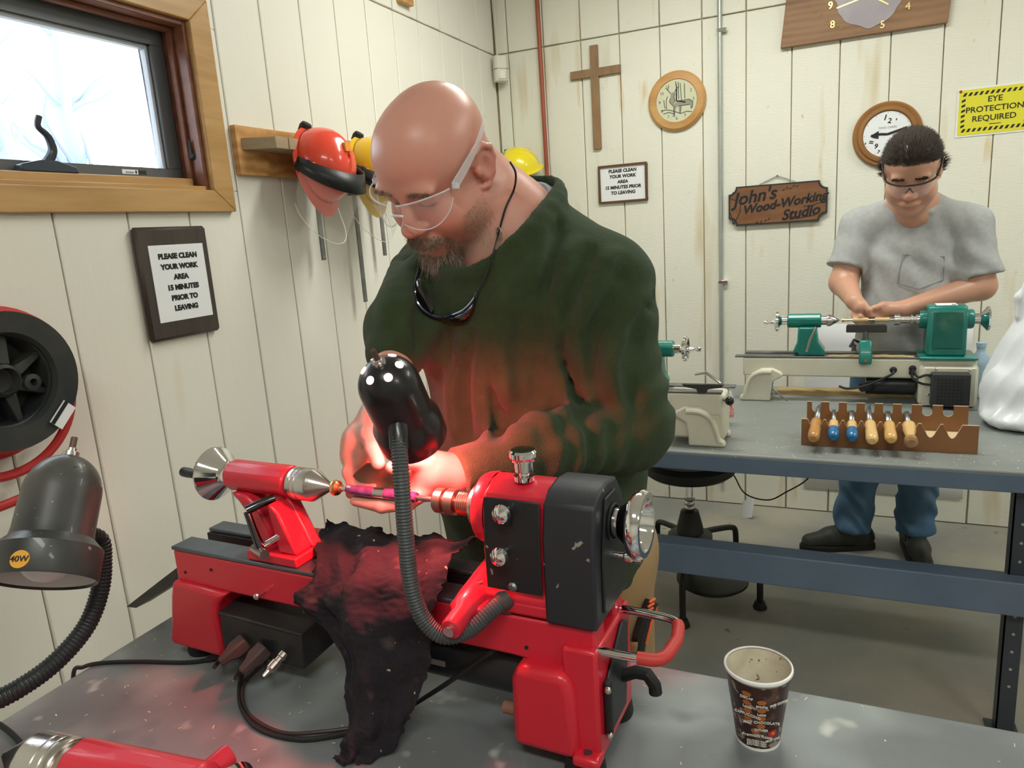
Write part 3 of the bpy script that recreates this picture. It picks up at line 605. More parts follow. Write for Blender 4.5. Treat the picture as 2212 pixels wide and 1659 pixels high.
for k in range(5):
    R0 = r*.97+.006*(k % 2); hs = [(R0*math.cos(q), -(.052+.020*k), R0*math.sin(q)-.004*k*0) for q in np.linspace(0, 2*PI, 49)[:-1]]
    MB().tube(hs, .0105, 10, closed=True).build('hose_coil', hose_m, t)
for rr_, dz, yy in ((r*1.06, -.012, .06), (r*1.13, -.045, .085)):
    MB().tube([(rr_*math.cos(q), -yy, rr_*math.sin(q)+dz) for q in np.linspace(-PI*1.02, .35, 40)], .0105, 10).build('loose_loop', hose_m, t)
q = hx(40, 1080, .09); MB().tube(spline([(-.30, -.09, q[2]-p[2]+.0), (-.02, -.09, q[2]-p[2]), (.03, -.09, q[2]-p[2]+.014), (.06, -.09, q[2]-p[2]+.05)], 6), .0105, 10).build('hose_tail', hose_m, t)
lp_ = [r*.80*math.cos(-.72), -r*.66]
lb = MB().box((-.028, -.154, -.016), (.028, -.151, .016), Matrix.Rotation(-.78, 3, 'Y'), (0, -.15, 0)); lb.v = [(v[0]+r*.62, v[1], v[2]-r*.66) for v in lb.v]; lb = lb.build('label', paper, t)
lb2 = MB().box((-.028, -.156, .006), (.028, -.1535, .014), Matrix.Rotation(-.78, 3, 'Y'), (0, -.155, 0)); lb2.v = [(v[0]+r*.62, v[1], v[2]-r*.66) for v in lb2.v]; lb2.build('label_band', ink, lb)
# ------------------------------------------------------------------ steel benches
def top_mat(nm, base, second, spots): return mat(nm, base, .42, .0, var=second, vs=3.5, vdet=6, bump=.06, bs=120, world=True, spots=spots, spec=.5)
bt1 = top_mat('bench_paint_worn', (.150, .160, .170), (.215, .235, .245), [((.40, .44, .43), 4.5, (.53, .80)), ((.52, .53, .50), 15., (.66, .78)), ((.07, .075, .082), 7., (.61, .78)), ((.30, .24, .18), 5.5, (.70, .84))])
bt2 = top_mat('bench_paint_grey', (.175, .19, .185), (.23, .245, .235), [((.40, .38, .32), 45., (.70, .74)), ((.20, .20, .18), 5., (.62, .8))])
blue = mat('blue_grey_paint', (.115, .165, .24), .35, spec=.5, var=(.095, .14, .21), vs=5)
post_m = mat('dark_grey_paint', (.035, .045, .06), .4)
def bench(name, label, x0, x1, y0, y1, topm, lx):
    t = thing(name, label, 'workbench', (x0, y0, 0)); w, d = x1-x0, y1-y0
    MB().box((0, 0, HB-.045), (w, d, HB)).build('top', topm, t, bevel=.006)
    MB().box((0, -.001, HB-.060), (w, .02, HB-.008)).build('front_lip', blue, t, bevel=.004); MB().box((0, d-.02, HB-.060), (w, d+.001, HB-.008)).build('rear_lip', blue, t, bevel=.004)
    MB().box((-.001, .02, HB-.060), (.02, d-.02, HB-.008)).build('end_lip', blue, t); MB().box((w-.02, .02, HB-.060), (w+.001, d-.02, HB-.008)).build('end_lip', blue, t)
    for x, y in ((lx[0], .05), (lx[0], d-.09), (lx[1], .05), (min(lx[1]+.30, w-.08), d-.09)):
        if True:
            lg = MB().box((x, y, 0), (x+.045, y+.004, HB-.045)).box((x, y, 0), (x+.004, y+.045, HB-.045)).build('leg', post_m, t)
            for k in range(10): MB().cyl((x+.024, y-.0012, .16+k*.055), (x+.024, y+.0005, .16+k*.055), .0042, n=8).build('bolt_hole', mat('hole_pale', (.35, .33, .29), .6), lg)
            MB().box((x-.02, y-.02, 0), (x+.06, y+.06, .006)).build('foot_plate', post_m, lg)
    return t, w, d
p = hz(384, 1321, HB); BX0 = p[0]; BY1 = hz(1700, 1487, HB)[1]
fb, w, d = bench('work_bench', 'worn grey steel bench under the red lathes, paint spattered', BX0, 2.75, BY1-.78, BY1, bt1, (.06, 2.0))
q = hz(1440, 972.6, HB); BY0 = q[1]
bb, w2, d2 = bench('work_bench', 'long grey steel bench with blue edge under the green lathes', .55, 2.62, BY0, BY0+.95, bt2, (.06, hy(2184, 1110, BY0+.05)[0]-.545))
b0 = hy(1418, 1163, BY0+.03); b1 = hy(1418, 1223, BY0+.03)
MB().prism([(.0, b0[2]), (.07, b0[2]+.0), (.07, b0[2]-.02), (.012, b0[2]-.05), (.012, b1[2]), (0, b1[2])][::-1], .05, w2-.07, 'x').build('lower_beam', blue, bb, bevel=.004)
# shavings on the bench tops (nobody could count them)
def shavings(name, label, n, fn, m, zz):
    V = []; Q = []
    for i in range(n):
        x, y = fn(); a = random.uniform(0, PI); L = random.uniform(.001, .0035); w_ = random.uniform(.0005, .0011); c, s = math.cos(a)*L, math.sin(a)*L; o = len(V); h = random.uniform(.0004, .002)
        V += [(x-c+s*w_/L, y-s-c*w_/L, zz+.0003), (x+c+s*w_/L, y+s-c*w_/L, zz+h), (x+c-s*w_/L, y+s+c*w_/L, zz+h), (x-c-s*w_/L, y-s+c*w_/L, zz+.0003)]; Q.append((o, o+1, o+2, o+3))
    o = vmesh(name, np.array(V), np.array(Q), m, None, flat=True); return tag(o, label, 'shavings', kind='stuff')
shav_m = mat('shaving', (.72, .58, .38), .7)
shavings('wood_shavings', 'pale wood shavings scattered over the near bench', 170, lambda: (random.uniform(BX0+.02, 2.2), random.uniform(BY1-.45, BY1-.01)), shav_m, HB)
shavings('wood_shavings', 'pale wood shavings scattered around the tool rack on the far bench', 260, lambda: (random.uniform(1.2, 2.5), BY0+.02+abs(random.gauss(0, .12))), shav_m, HB)
shavings('floor_dust', 'tiny pale chips scattered on the concrete floor', 160, lambda: (random.uniform(1.0, 3.2), random.uniform(-2.4, -.1)), shav_m, 0.)
# ------------------------------------------------------------------ paper cup
c = hz(1637, 1592, HB); t = thing('paper_cup', 'brown printed paper coffee cup with white rim on the near bench', 'cup', (c[0], c[1], HB))
rb, rt, hc = .0285, .0435, .112
cupm = mat('cup_print', (.045, .016, .014), .35, var=(.11, .06, .045), vs=38, vdet=6, vthr=(.52, .6), spots=[((.34, .29, .25), 60., (.60, .63))])
cupi = mat('cup_inside', (.70, .64, .52), .45, var=(.52, .45, .33), vs=20, spots=[((.12, .10, .07), 90., (.66, .72))])
MB().rev([(rb, .002), (rb+.0008, .006), (rt-.0012, hc-.008)], n=48).build('wall', cupm, t)
MB().rev([(rt-.0018, hc-.006), (rt-.0005, hc-.006), (rt+.0014, hc-.003), (rt+.001, hc), (rt-.0010, hc+.0012), (rt-.002, hc-.001)], n=48).build('rim', mat('cup_white', (.80, .79, .78), .35), t)
MB().rev([(rt-.002, hc-.002), (rb-.001, .012), (0, .012)], n=48).build('lining', cupi, t)
MB().rev([(rb-.001, 0), (rb+.0006, 0), (rb+.0006, .004), (rb-.001, .004)], n=48).build('base_ring', MATS['cup_white'], t)
gb = MB()
MB().box((-.012, -.002, .012), (.016, .012, .055), Matrix.Rotation(.6, 3, 'Z') @ Matrix.Rotation(.5, 3, 'X')).build('sandpaper_scrap', mat('scrap_grey', (.07, .065, .05), .8), t)
MB().rev([(0, .020), (rb+.003, .022)], n=32).build('dust', mat('cup_dust', (.10, .085, .06), .9, bump=.8, bs=300), t)
def on_cup(ang, z, out=.0006):
    r = rb+(rt-rb)*z/hc+out; return (r*math.cos(ang), r*math.sin(ang), z)
ca = math.atan2(CAM[1]-c[1], CAM[0]-c[0]); tan_ = math.atan2(rt-rb, hc)
orn = mat('bean_orange', (.42, .13, .03), .5); wh = mat('cup_letter', (.72, .70, .66), .5); rdm = mat('emblem_red', (.50, .03, .02), .4)
def patch(name, da, z, wa, hz_, m, out=.0007, par=None):
    v = []; f = []; n = 14
    v.append(on_cup(ca+da, z, out))
    for k in range(n):
        q = 2*PI*k/n; v.append(on_cup(ca+da+wa*math.cos(q), z+hz_*math.sin(q), out))
    for k in range(n): f.append((0, 1+k, 1+(k+1) % n))
    return MB().add(v, f).build(name, m, par or t)
def cuptext(s, da, z, size, m=wh):
    o = on_cup(ca+da, z, .0012); return text('lettering', s, size, o, t, m, .0001, rot=(PI/2+tan_*.9-.0, 0, ca+da+PI/2), ext=.0003)
for i, (z, s) in enumerate(((.092, 'DECAF'), (.078, 'Latte'), (.065, 'CAPPUCCINO'), (.052, 'Iced'))):
    patch('orange_oval', -.36, z, .15, .0042, orn); cuptext(s, -.36, z-.0062, .0056)
for i, (z, s) in enumerate(((.082, 'Mocha'), (.069, 'Latte'), (.056, 'HOT CHOCOLATE'), (.043, 'OTHER'))):
    patch('orange_oval', .12, z, .15, .0040, orn); cuptext(s, .12, z-.0062, .0054)
patch('orange_oval', -.10, .034, .17, .0044, orn); cuptext('Premium Roast', -.02, .027, .0062)
patch('emblem', .60, .030, .20, .0062, rdm); cuptext('M', .60, .030, .006, mat('emblem_gold', (.75, .35, .10), .4))
for k in range(3): cuptext('CAUTION HOT', -.05, .018-.0035*k, .0036)
cuptext('FREE WIFI', .62, .019, .005); cuptext('FREE COFFEE', .70, .078, .005)
# ------------------------------------------------------------------ stool behind the far bench
s0 = hz(1480, 1145, .22); t = thing('swivel_stool', 'black swivel stool with five-legged tubular base and chrome column', 'stool', (1.185, -1.0, 0))
blk = mat('stool_black', (.012, .012, .013), .45); sc = t.location
MB().rev([(0, .515), (.16, .515), (.18, .53), (.18, .56), (.165, .58), (0, .585)], n=40).build('seat', mat('seat_vinyl', (.010, .010, .011), .5), t)
MB().rev([(0, .10), (.12, .105), (.14, .12), (.14, .13), (.12, .132), (0, .125)], (.10, -.08, -.02), n=36).build('foot_plate', blk, t)
MB().cyl((0, 0, .08), (0, 0, .24), .014, n=12).build('spindle', blk, t)
MB().cyl((0, 0, .22), (0, 0, .52), .0155, n=20).build('column', chrome, t)
MB().rev([(.019, .36), (.022, .365), (.022, .375), (.019, .38), (.022, .385), (.022, .395), (.019, .40), (.022, .405), (.022, .415), (.0, .418)], n=20).build('spring_collar', steel, t)
MB().rev([(0, .25), (.055, .25), (.052, .29), (.036, .355), (.022, .362), (0, .362)], n=24).build('shroud', blk, t)
MB().rev([(0, .225), (.085, .225), (.09, .235), (.09, .25), (.07, .262), (0, .262)], n=28).build('hub', blk, t)
for k in range(5):
    a = 2*PI*k/5-1.50; c_, s_ = math.cos(a), math.sin(a)
    pts = spline([(.06*c_, .06*s_, .24), (.16*c_, .16*s_, .225), (.255*c_, .255*s_, .205), (.285*c_, .285*s_, .18), (.29*c_, .29*s_, .10), (.29*c_, .29*s_, .02)], 5)
    lg = MB().tube(pts, .0125, 10).build('leg', blk, t); MB().rev([(0, 0), (.026, 0), (.027, .008), (.018, .03), (0, .032)], (.29*c_, .29*s_, 0), n=16).build('glide', rubber, lg)
# wire hanging from the far bench
pts = [hy(x, y, -.79) for x, y in ((1578, 1000), (1590, 1035), (1612, 1068), (1660, 1080), (1700, 1062), (1738, 1040), (1752, 1020), (1752, 985))]
pts = [np.array([pts[0][0]-.01, -.79, HB-.044])]+pts+[np.array([pts[-1][0]-.01, -.79, HB-.044])]
t = thing('sagging_cable', 'thin dark cord sagging below the far bench', 'cord', tuple(pts[0])); MB().tube([p-pts[0] for p in spline(pts, 6)], .0032, 6).build('wire', rubber, t)
# curled paper scrap on the cord
p = hz(1612, 1112, .02); t = thing('paper_scrap', 'small curled white paper scrap on the concrete beside the stool', 'paper', tuple(p-np.array([0, 0, .02])))
v = []; f = []
for i in range(9):
    q = -1.0+2.0*i/8
    for j in range(2): v.append((.035*math.sin(q)+.012*j, .03*math.cos(q)-.03, .002+.105*j+.012*q))
for i in range(8): f.append((2*i, 2*i+1, 2*i+3, 2*i+2))
MB().add(v, f).build('scrap', paper, t)
# ------------------------------------------------------------------ the red lathe (local: x along the bed to the headstock, y to the operator, z up from the bench)
red = mat('lathe_red', (.62, .020, .042), .34, coat=.15, spots=[((.55, .30, .22), 60., (.76, .80))]); red2 = mat('lathe_red_leg', (.60, .018, .036), .3, coat=.2, bump=.03, bs=90)
rail_m = mat('bed_steel', (.16, .18, .21), .42, .7, var=(.10, .11, .12), vs=10)
cover_m = mat('textured_black', (.013, .014, .016), .45, bump=.12, bs=500, spots=[((.25, .23, .20), 70., (.73, .76))])
cover_g = mat('textured_dark_grey', (.020, .022, .028), .45, bump=.12, bs=500, spots=[((.28, .26, .22), 60., (.72, .75))])
gray_neck = mat('gooseneck', (.055, .062, .065), .45, spec=.5)
lampblk = mat('lamp_enamel', (.010, .010, .012), .30, coat=.15)
LO = (.62, -3.0, HB); LA = math.radians(-2.2)
T = thing('wood_lathe', 'small red wood lathe with black headstock covers, pen blank mounted between centres', 'lathe', LO, LA)
VC, ZC, ZB = .056, .334, .212             # spindle axis and bed top
bed = MB()
prof = [(.052, ZB), (.052, .155), (.70, .150), (.815, .135), (.817, ZB)]
prof = [(.052, .150), (.815, .140), (.817, ZB), (.052, ZB)]
bed = MB().prism([(.052, .150), (.16, .149), (.70, .148), (.816, .140), (.817, ZB-.004), (.052, ZB-.004)], 0, .038, 'y').prism([(.052, .150), (.70, .148), (.816, .140), (.817, ZB-.004), (.052, ZB-.004)], .080, .114, 'y')
for u in (.14, .36, .58, .79): bed.box((u-.012, .03, .155), (u+.012, .085, .195))
bed.build('bed', red, T, bevel=.004)
for v0, v1, nm in ((-.001, .043, 'bed_rail'), (.080, .115, 'bed_rail')): MB().box((.05, v0, ZB-.004), (.70, v1, ZB+.003)).build(nm, rail_m, T, bevel=.002)
MB().box((.052, .074, ZB-.022), (.68, .081, ZB-.004)).build('rail_web', rubber, T)
for u, z in ((.075, .17), (.14, .185), (.37, .19), (.72, .165), (.80, .16)): MB().cyl((u, -.0012, z), (u, .001, z), .0028, n=10).build('tapped_hole', ink, T)
MB().cyl((.255, -.016, .165), (.255, 0, .165), .0035, n=10).sph((.255, -.016, .165), .006, 10).build('gib_screw', steel, T)
# legs
leg = MB().prism([(.018, .028), (.150, .028), (.146, .105), (.152, .128), (.175, .150), (.050, .155), (.040, .125), (.034, .10)], -.012, .132, 'y'); leg.build('leg', red2, T, bevel=.008, seg=3)
MB().box((.012, -.006, .028), (.05, .13, .043)).build('leg_flange', red2, T, bevel=.005)
leg = MB().prism([(.700, .028), (.796, .028), (.792, .125), (.782, .150), (.712, .150), (.703, .128)], -.024, .10, 'y'); leg.build('leg', red2, T, bevel=.012, seg=3)
MB().box((.775, -.012, .026), (.822, .13, .185)).build('leg', red2, T, bevel=.005)
fl = MB().box((.788, -.030, .026), (.824, .0, .042)).build('leg_flange', red2, T, bevel=.005); MB().cyl((.806, -.016, .040), (.806, -.016, .0435), .006, n=12).build('socket', dsteel, fl)
for x, y in ((.050, .030), (.050, .108), (.795, .0), (.795, .125)): MB().rev([(0, 0), (.026, 0), (.028, .006), (.025, .03), (0, .03)], (x, y, -.0005), n=24).build('rubber_foot', rubber, T)
# right end plate, vertical slot and bracket
ep = MB().prism([(.012, .05), (.085, .05), (.10, .12), (.105, .17), (.08, .178), (.012, .13)], .8225, .8275, 'x').build('end_plate', cover_g, T, bevel=.003)
MB().box((.823, .004, .055), (.832, .016, .135)).build('edge_strip', rubber, ep, bevel=.003)
for z in (.062, .128): MB().sph((.831, .0, z), .005, 10).build('end_screw', steel, ep)
MB().tube([(.826, .075, .10), (.845, .075, .11), (.862, .072, .112), (.872, .07, .100), (.873, .07, .088)], .009, 10).build('switch_arm', rubber, T)
MB().cyl((.700, -.004, .07), (.682, -.004, .07), .009, n=12).build('leg_bolt', mat('rusty', (.22, .11, .08), .7), T)
# carrying handle
hp = spline([(.818, .100, .186), (.865, .098, .186), (.898, .090, .186), (.906, .06, .184), (.906, .045, .183), (.897, .012, .18), (.865, .004, .18), (.818, .003, .18)], 8)
MB().tube(hp, .0058, 12).build('handle_bar', chrome, T)
MB().tube(hp[17:48], .0082, 12).build('handle_grip', mat('red_grip', (.50, .04, .035), .5), T)
# headstock casting
hs = MB().prism([(.0, ZB), (.112, ZB), (.112, .255), (.106, .335), (.090, .372), (.062, .384), (.040, .382), (.018, .370), (.008, .345), (.006, .25), (-.004, .235)], .662, .760, 'x').build('headstock', red, T, bevel=.005, seg=3)
MB().box((.640, -.004, ZB), (.76, .115, ZB+.020)).build('headstock_base', red, T, bevel=.005)
MB().cyl((.652, .006, ZB+.02), (.652, .006, ZB+.034), .0055, n=12).build('base_bolt', dsteel, T)
MB().rev([(.046, 0), (.048, .004), (.050, .014), (.050, .02)], (.644, VC, ZC), (1, 0, 0), 36).rev([(0, 0), (.046, 0)], (.644, VC, ZC), (1, 0, 0), 36).build('bearing_boss', red, T)
# front door panel and belt cover, bent sheet
def bent(name, u0, u1, pts, m, th=.003, bev=.0015):
    v = []; n = len(pts)
    o = [(p[0]-th, p[1]) for p in pts]; return MB().prism(pts+o[::-1], u0, u1, 'x').build(name, m, T, bevel=bev)
bent('door_panel', .672, .7515, [(-.0045, .248), (-.0035, .315), (.004, .371)], cover_m, .004)
bc = MB().prism([(-.008, .211), (-.006, .322), (.004, .370), (.022, .383), (.055, .388), (.088, .384), (.114, .352), (.120, .30), (.120, .211)], .7535, .823, 'x').build('belt_cover', cover_g, T, bevel=.004, seg=2)
MB().prism([(.016, .225), (.016, .30), (.036, .372), (.075, .372), (.102, .345), (.112, .30), (.112, .225)], .823, .8265, 'x').build('cover_plate', cover_m, bc, bevel=.002)
MB().rev([(.022, 0), (.024, .002), (.022, .004)], (.8262, VC, ZC), (1, 0, 0), 28).rev([(0, .0015), (.022, .0015)], (.8262, VC, ZC), (1, 0, 0), 28).build('spindle_opening', ink, bc)
for u, z, y in ((.708, .360, -.002), (.704, .305, -.008)):
    k = MB().rev([(.004, 0), (.004, .012), (.010, .013), (.0125, .018), (.011, .024), (.005, .028), (0, .029)], (u, y, z), (0, -1, 0), 18).build('door_knob', chrome, T)
MB().box((.7045, -.0075, .338), (.7115, -.0005, .356)).build('door_slot', ink, T)
MB().rev([(0, 0), (.006, 0), (.0065, .003), (.004, .006), (0, .006)], (.711, -.008, .256), (0, -1, 0), 14).build('door_screw', dsteel, T)
MB().rev([(.004, 0), (.0042, .012), (.0075, .014), (.0080, .022), (.0055, .025), (.0085, .027), (.0085, .035), (0, .037)], (.826, .062, .285), (1, .1, 0), 16).build('lock_knob', chrome, T)
# top knob
MB().rev([(0, 0), (.014, 0), (.014, .007), (.007, .008), (.007, .012), (.0125, .013), (.0125, .026), (.0155, .027), (.0155, .029), (.0185, .033), (.0185, .039), (.016, .042), (0, .043)], (.712, VC-.012, .383), (0, 0, 1), 28).build('index_knob', chrome, T)
# spindle train: nose, collet, mandrel, pen blank, live centre, quill (all along x at VC, ZC)
ax = (1, 0, 0); O = lambda u: (u, VC, ZC)
MB().rev([(0, 0), (.030, 0), (.031, .004), (.031, .012), (.029, .016), (0, .016)], O(.630), ax, 32).build('spindle_washer', steel, T)
thr = [(.016, 0)]
for k in range(8): thr += [(.0175, .0015+k*.0035), (.0155, .003+k*.0035)]
MB().rev([(0, 0)]+thr+[(0, .03)], O(.602), ax, 28).build('spindle_nose', mat('worn_steel', (.45, .36, .30), .3, 1.), T)
MB().rev([(0, 0), (.0165, 0), (.018, .002), (.018, .014), (.012, .015), (.012, .019), (.0185, .020), (.0185, .034), (.012, .035), (.012, .04)], O(.563), ax, 28).build('collet_chuck', mat('worn_steel', (.45, .36, .30), .3, 1.), T)
MB().rev([(0, 0), (.004, 0), (.004, .20), (0, .20)], O(.372), ax, 14).build('mandrel_rod', steel, T)
purple = mat('purple_acrylic', (.10, .022, .12), .15, var=(.20, .07, .22), vs=38, coat=.6)
pb = MB().rev([(0, 0), (.0062, 0), (.0076, .003), (.0074, .02), (.0082, .045), (.0080, .052), (0, .052)], O(.402), ax, 24).build('pen_blank', purple, T)
MB().rev([(0, 0), (.0076, 0), (.0076, .019), (0, .019)], O(.454), ax, 24).build('pen_bushing', steel, T)
MB().rev([(0, 0), (.0080, 0), (.0080, .05), (.0072, .056), (0, .056)], O(.473), ax, 24).build('pen_blank', purple, T)
MB().rev([(0, 0), (.003, 0), (.0115, .005), (.0125, .009), (.0115, .013), (.006, .016), (.006, .02), (0, .02)], O(.371), ax, 24).build('brass_knob', mat('lathe_brass', (.83, .45, .20), .22, 1.), T)
lc = [(0, 0), (.025, 0), (.0262, .002), (.0262, .009), (.0252, .010), (.0262, .011), (.0262, .018), (.0252, .019), (.0262, .020), (.0262, .038), (.0255, .041), (.003, .078), (0, .079)]
MB().rev(lc, O(.297), ax, 36).build('live_center', steel, T)
MB().rev([(0, 0), (.0225, 0), (.0225, .02), (0, .02)], O(.284), ax, 28).build('quill', mat('worn_steel', (.45, .36, .30), .3, 1.), T)
# spindle handwheel
MB().rev([(0, -.012), (.019, -.012), (.019, .010), (.021, .012), (.0, .012)], O(.828), ax, 32).build('wheel_hub', chrome, T)
MB().rev([(.021, .0), (.024, .004), (.033, .014), (.0335, .017), (.02, .017)], O(.838), ax, 40).build('wheel_cone', mat('dark_chrome', (.10, .10, .11), .15, 1.), T)
MB().rev([(.033, .012), (.041, .014), (.0445, .020), (.0445, .027), (.041, .032), (.034, .032), (.0315, .028), (.028, .015), (0, .013)], O(.840), ax, 48).build('handwheel', chrome, T)
# tailstock
ts = MB().prism([(VC+.029*math.cos(q+PI/8), ZC+.002+.027*math.sin(q+PI/8)) for q in np.linspace(0, 2*PI, 9)[:-1]], .162, .294, 'x').build('tailstock_barrel', red, T, bevel=.006, seg=3)
tb = MB().box((.226, .008-.006, ZB+.003), (.330, .112, ZB+.020)).build('tailstock_base', red, T, bevel=.003)
MB().prism([(.247, ZB+.02), (.330, ZB+.02), (.322, ZB+.03), (.288, .315), (.252, .315), (.258, .26)], .044, .068, 'y').build('tailstock_web', red, T, bevel=.004)
MB().prism([(.288, ZB+.02), (.326, ZB+.02), (.296, .300), (.284, .312), (.276, .312), (.282, .27)], .010, .046, 'y').build('tailstock_rib', red, T, bevel=.004)
cv = [(.232, ZB+.02), (.258, ZB+.02), (.256, .26), (.242, .285), (.222, .306), (.212, .315), (.178, .315), (.194, .302), (.214, .278), (.226, .25)]
MB().prism(cv, .028, .084, 'y').build('tailstock_rib', red, T, bevel=.005)
# tailstock handwheel and crank
MB().rev([(.018, .034), (.020, .030), (.019, .022), (.024, .012), (.044, -.010), (.046, -.014), (.044, -.018), (.038, -.016), (.020, -.002), (0, -.002)], O(.134), ax, 44).rev([(.018, .034), (0, .034)], O(.134), ax, 44).build('handwheel', chrome, T)
kh = MB().rev([(0, 0), (.006, .001), (.0085, .006), (.008, .020), (.0088, .03), (.0085, .044), (.005, .049), (0, .05)], (.086, VC-.006, ZC-.004), (-1, .1, .0), 18).build('crank_grip', black_pl, T); MB().cyl((.138, VC-.006, ZC-.004), (.084, VC-.006, ZC-.004), .0032, n=10).build('crank_stem', chrome, T)
# clamp levers
lv = MB().tube([(.275, .030, .316), (.262, .010, .312), (.250, -.006, .306)], [.006, .0075, .0080], 12).build('lever_hub', mat('dark_chrome', (.10, .10, .11), .15, 1.), T)
MB().tube([(.250, -.006, .304), (.260, -.008, .278), (.271, -.008, .240)], [.0055, .0060, .0080], 12).build('quill_lever', MATS['dark_chrome'], T)
MB().cyl((.292, .014, ZB+.048), (.268, -.006, ZB+.034), .0055, n=14).cyl((.250, -.002, ZB+.028), (.288, -.018, ZB+.030), .0078, n=16).build('cam_lever', steel, T)
# tool-rest banjo: red arm lying across the bed toward the camera
bj = MB().rev([(0, 0), (.013, 0), (.0145, .004), (.0145, .03), (.020, .038), (.0215, .06), (.0215, .17), (.019, .18), (0, .18)], (.648, -.068, .215), (-.02, 1, .14), 24).build('banjo_arm', red, T)
MB().rev([(0, 0), (.0075, 0), (.0075, .006), (0, .006)], (.648, -.074, .2145), (-.02, 1, .14), 14).build('banjo_bolt', chrome, T)
MB().box((.624, -.03, ZB+.003), (.672, .10, ZB+.016)).build('banjo_foot', red, T, bevel=.004)
# motor under the bed, control box and plugs
MB().rev([(0, 0), (.040, 0), (.044, .004), (.044, .25), (.040, .255), (0, .255)], (.455, .060, .098), ax, 32).build('motor', mat('motor_black', (.020, .022, .026), .35), T)
MB().box((.548, .0145, .094), (.578, .0165, .102)).build('motor_label', mat('grey_label', (.30, .30, .30), .5), T)
Rb = Matrix.Rotation(math.radians(4), 3, 'Y') @ Matrix.Rotation(math.radians(3), 3, 'Z')
boxm = mat('control_black', (.018, .020, .024), .45, var=(.035, .032, .03), vs=16)
MB().box((.150, -.006, .045), (.318, .115, .110), Rb).build('control_box', boxm, T, bevel=.002)
MB().box((.148, -.008, .106), (.320, .116, .1115), Rb, (.234, .054, .078)).build('control_lid', boxm, T, bevel=.0015)
tail = mat('dusty_plug', (.060, .045, .042), .6)
def loc(u, v, z):
    c, s = math.cos(LA), math.sin(LA); return np.array([LO[0]+u*c-v*s, LO[1]+u*s+v*c, LO[2]+z])
def lvp(x, y, v):
    Vv = np.array([-math.sin(LA), math.cos(LA), 0.]); d = ray(x, y); return CAM+d*(np.dot(np.array(LO)+Vv*v-CAM, Vv)/np.dot(d, Vv))
plugs = [((.208, -.010, .074), (.186, -.052, .052)), ((.250, -.010, .070), (.232, -.057, .044))]
for a, b in plugs:
    a_, b_ = Vector(a), Vector(b); d_ = (b_-a_).normalized(); e_ = d_.cross(Vector((0, 0, 1))).normalized(); g_ = e_.cross(d_); mb = MB(); v = []
    for t_, w_, h_ in ((0, .013, .011), (.022, .013, .011), (.032, .009, .008), (.05, .006, .006)):
        v += [a_+d_*t_+e_*s1*w_+g_*s2*h_ for s1, s2 in ((-1, -1), (1, -1), (1, 1), (-1, 1))]
    f = [(0, 1, 2, 3)]+[(4*i+k, 4*i+(k+1) % 4, 4*i+4+(k+1) % 4, 4*i+4+k) for i in range(3) for k in range(4)]+[(15, 14, 13, 12)]
    MB().add(v, f, False).build('plug', tail, T, bevel=.003)
    MB().box(tuple(np.array(a)-(.018, -.004, .015)), tuple(np.array(a)+(.018, .006, .015))).build('socket_plate', black_pl, T, bevel=.003)
MB().rev([(.008, 0), (.008, .008), (.0065, .009), (.0065, .016), (.0085, .017), (.0085, .030), (.005, .034), (.004, .045), (0, .045)], (.290, -.010, .068), (-.2, -.85, -.40), 18).build('round_connector', mat('nickel', (.62, .52, .48), .25, 1.), T)
# gooseneck lamp on the lathe: base on the headstock foot, dome over the work
GL = [(.695, -.002, .232), (.682, -.022, .222), (.660, -.046, .204), (.630, -.062, .200), (.606, -.068, .225), (.594, -.068, .270), (.589, -.062, .33), (.584, -.052, .40), (.5705, -.030, .458)]
def gooseneck(name, pts, r, m, par, pitch=.0042):
    S = spline(pts, 60); L = np.cumsum([0]+[np.linalg.norm(S[i+1]-S[i]) for i in range(len(S)-1)]); n = int(L[-1]/pitch*4); out = []; rr = []
    for k in range(n+1):
        s = L[-1]*k/n; i = min(max(int(np.searchsorted(L, s))-1, 0), len(S)-2); q = (s-L[i])/max(L[i+1]-L[i], 1e-9); out.append(S[i]+(S[i+1]-S[i])*q); rr.append(r*(1.0 if k % 4 in (0, 1) else (.90 if k % 4 == 3 else .93)))
    return MB().tube(out, rr, 14).build(name, m, par, weld=False)
def lamp_head(T_, top, ax_, R, L, shade_m, holes=True, neck_side=None, glow=None, flare=1.25, dome=1.0):
    """dome shade, switch on top, opening along ax_"""
    a = Vector(ax_).normalized(); o = Vector(top); h1 = R*dome
    prof = [(0.0001, .0)]+[(R*math.sin(q), h1*(1-math.cos(q))) for q in np.linspace(.12, PI/2, 10)]+[(R*1.01, L*.62), (R*1.04, L*.68), (R*flare, L*.76), (R*flare*1.01, L*.985), (R*flare*.99, L), (R*flare*.95, L*.985), (R*flare*.94, L*.77), (R*.97, L*.67)]
    sh = MB().rev(prof, o, a, 48).build('shade', shade_m, T_)
    inner = [(R*flare*.945, L*.98), (R*flare*.93, L*.78), (R*.955, L*.67), (R*.94, h1)]+[(R*.95*math.sin(q), h1-(h1-.003)*math.cos(q)*.97) for q in np.linspace(PI/2, .15, 8)]
    MB().rev(inner, o, a, 40).build('reflector', mat('reflector_white', (.75, .74, .74), .35), sh)
    sw = MB().rev([(.009, .002), (.009, -.004), (.0055, -.005), (.0055, -.009), (0, -.009)], o, a, 14).build('switch_nut', steel, T_)
    MB().cyl(o-a*.008, o-a*.023+Vector((.0, .0, .0)), .0036, n=10).build('switch_knob', mat('switch_brown', (.09, .045, .03), .4), sw)
    return sh
ltop = Vector((.5600, -.040, .5530)); lax = Vector((-.09, .54, -.84)).normalized(); R = .0410; Ls = .145
sh = lamp_head(T, ltop, lax, R, Ls, lampblk, flare=1.17)
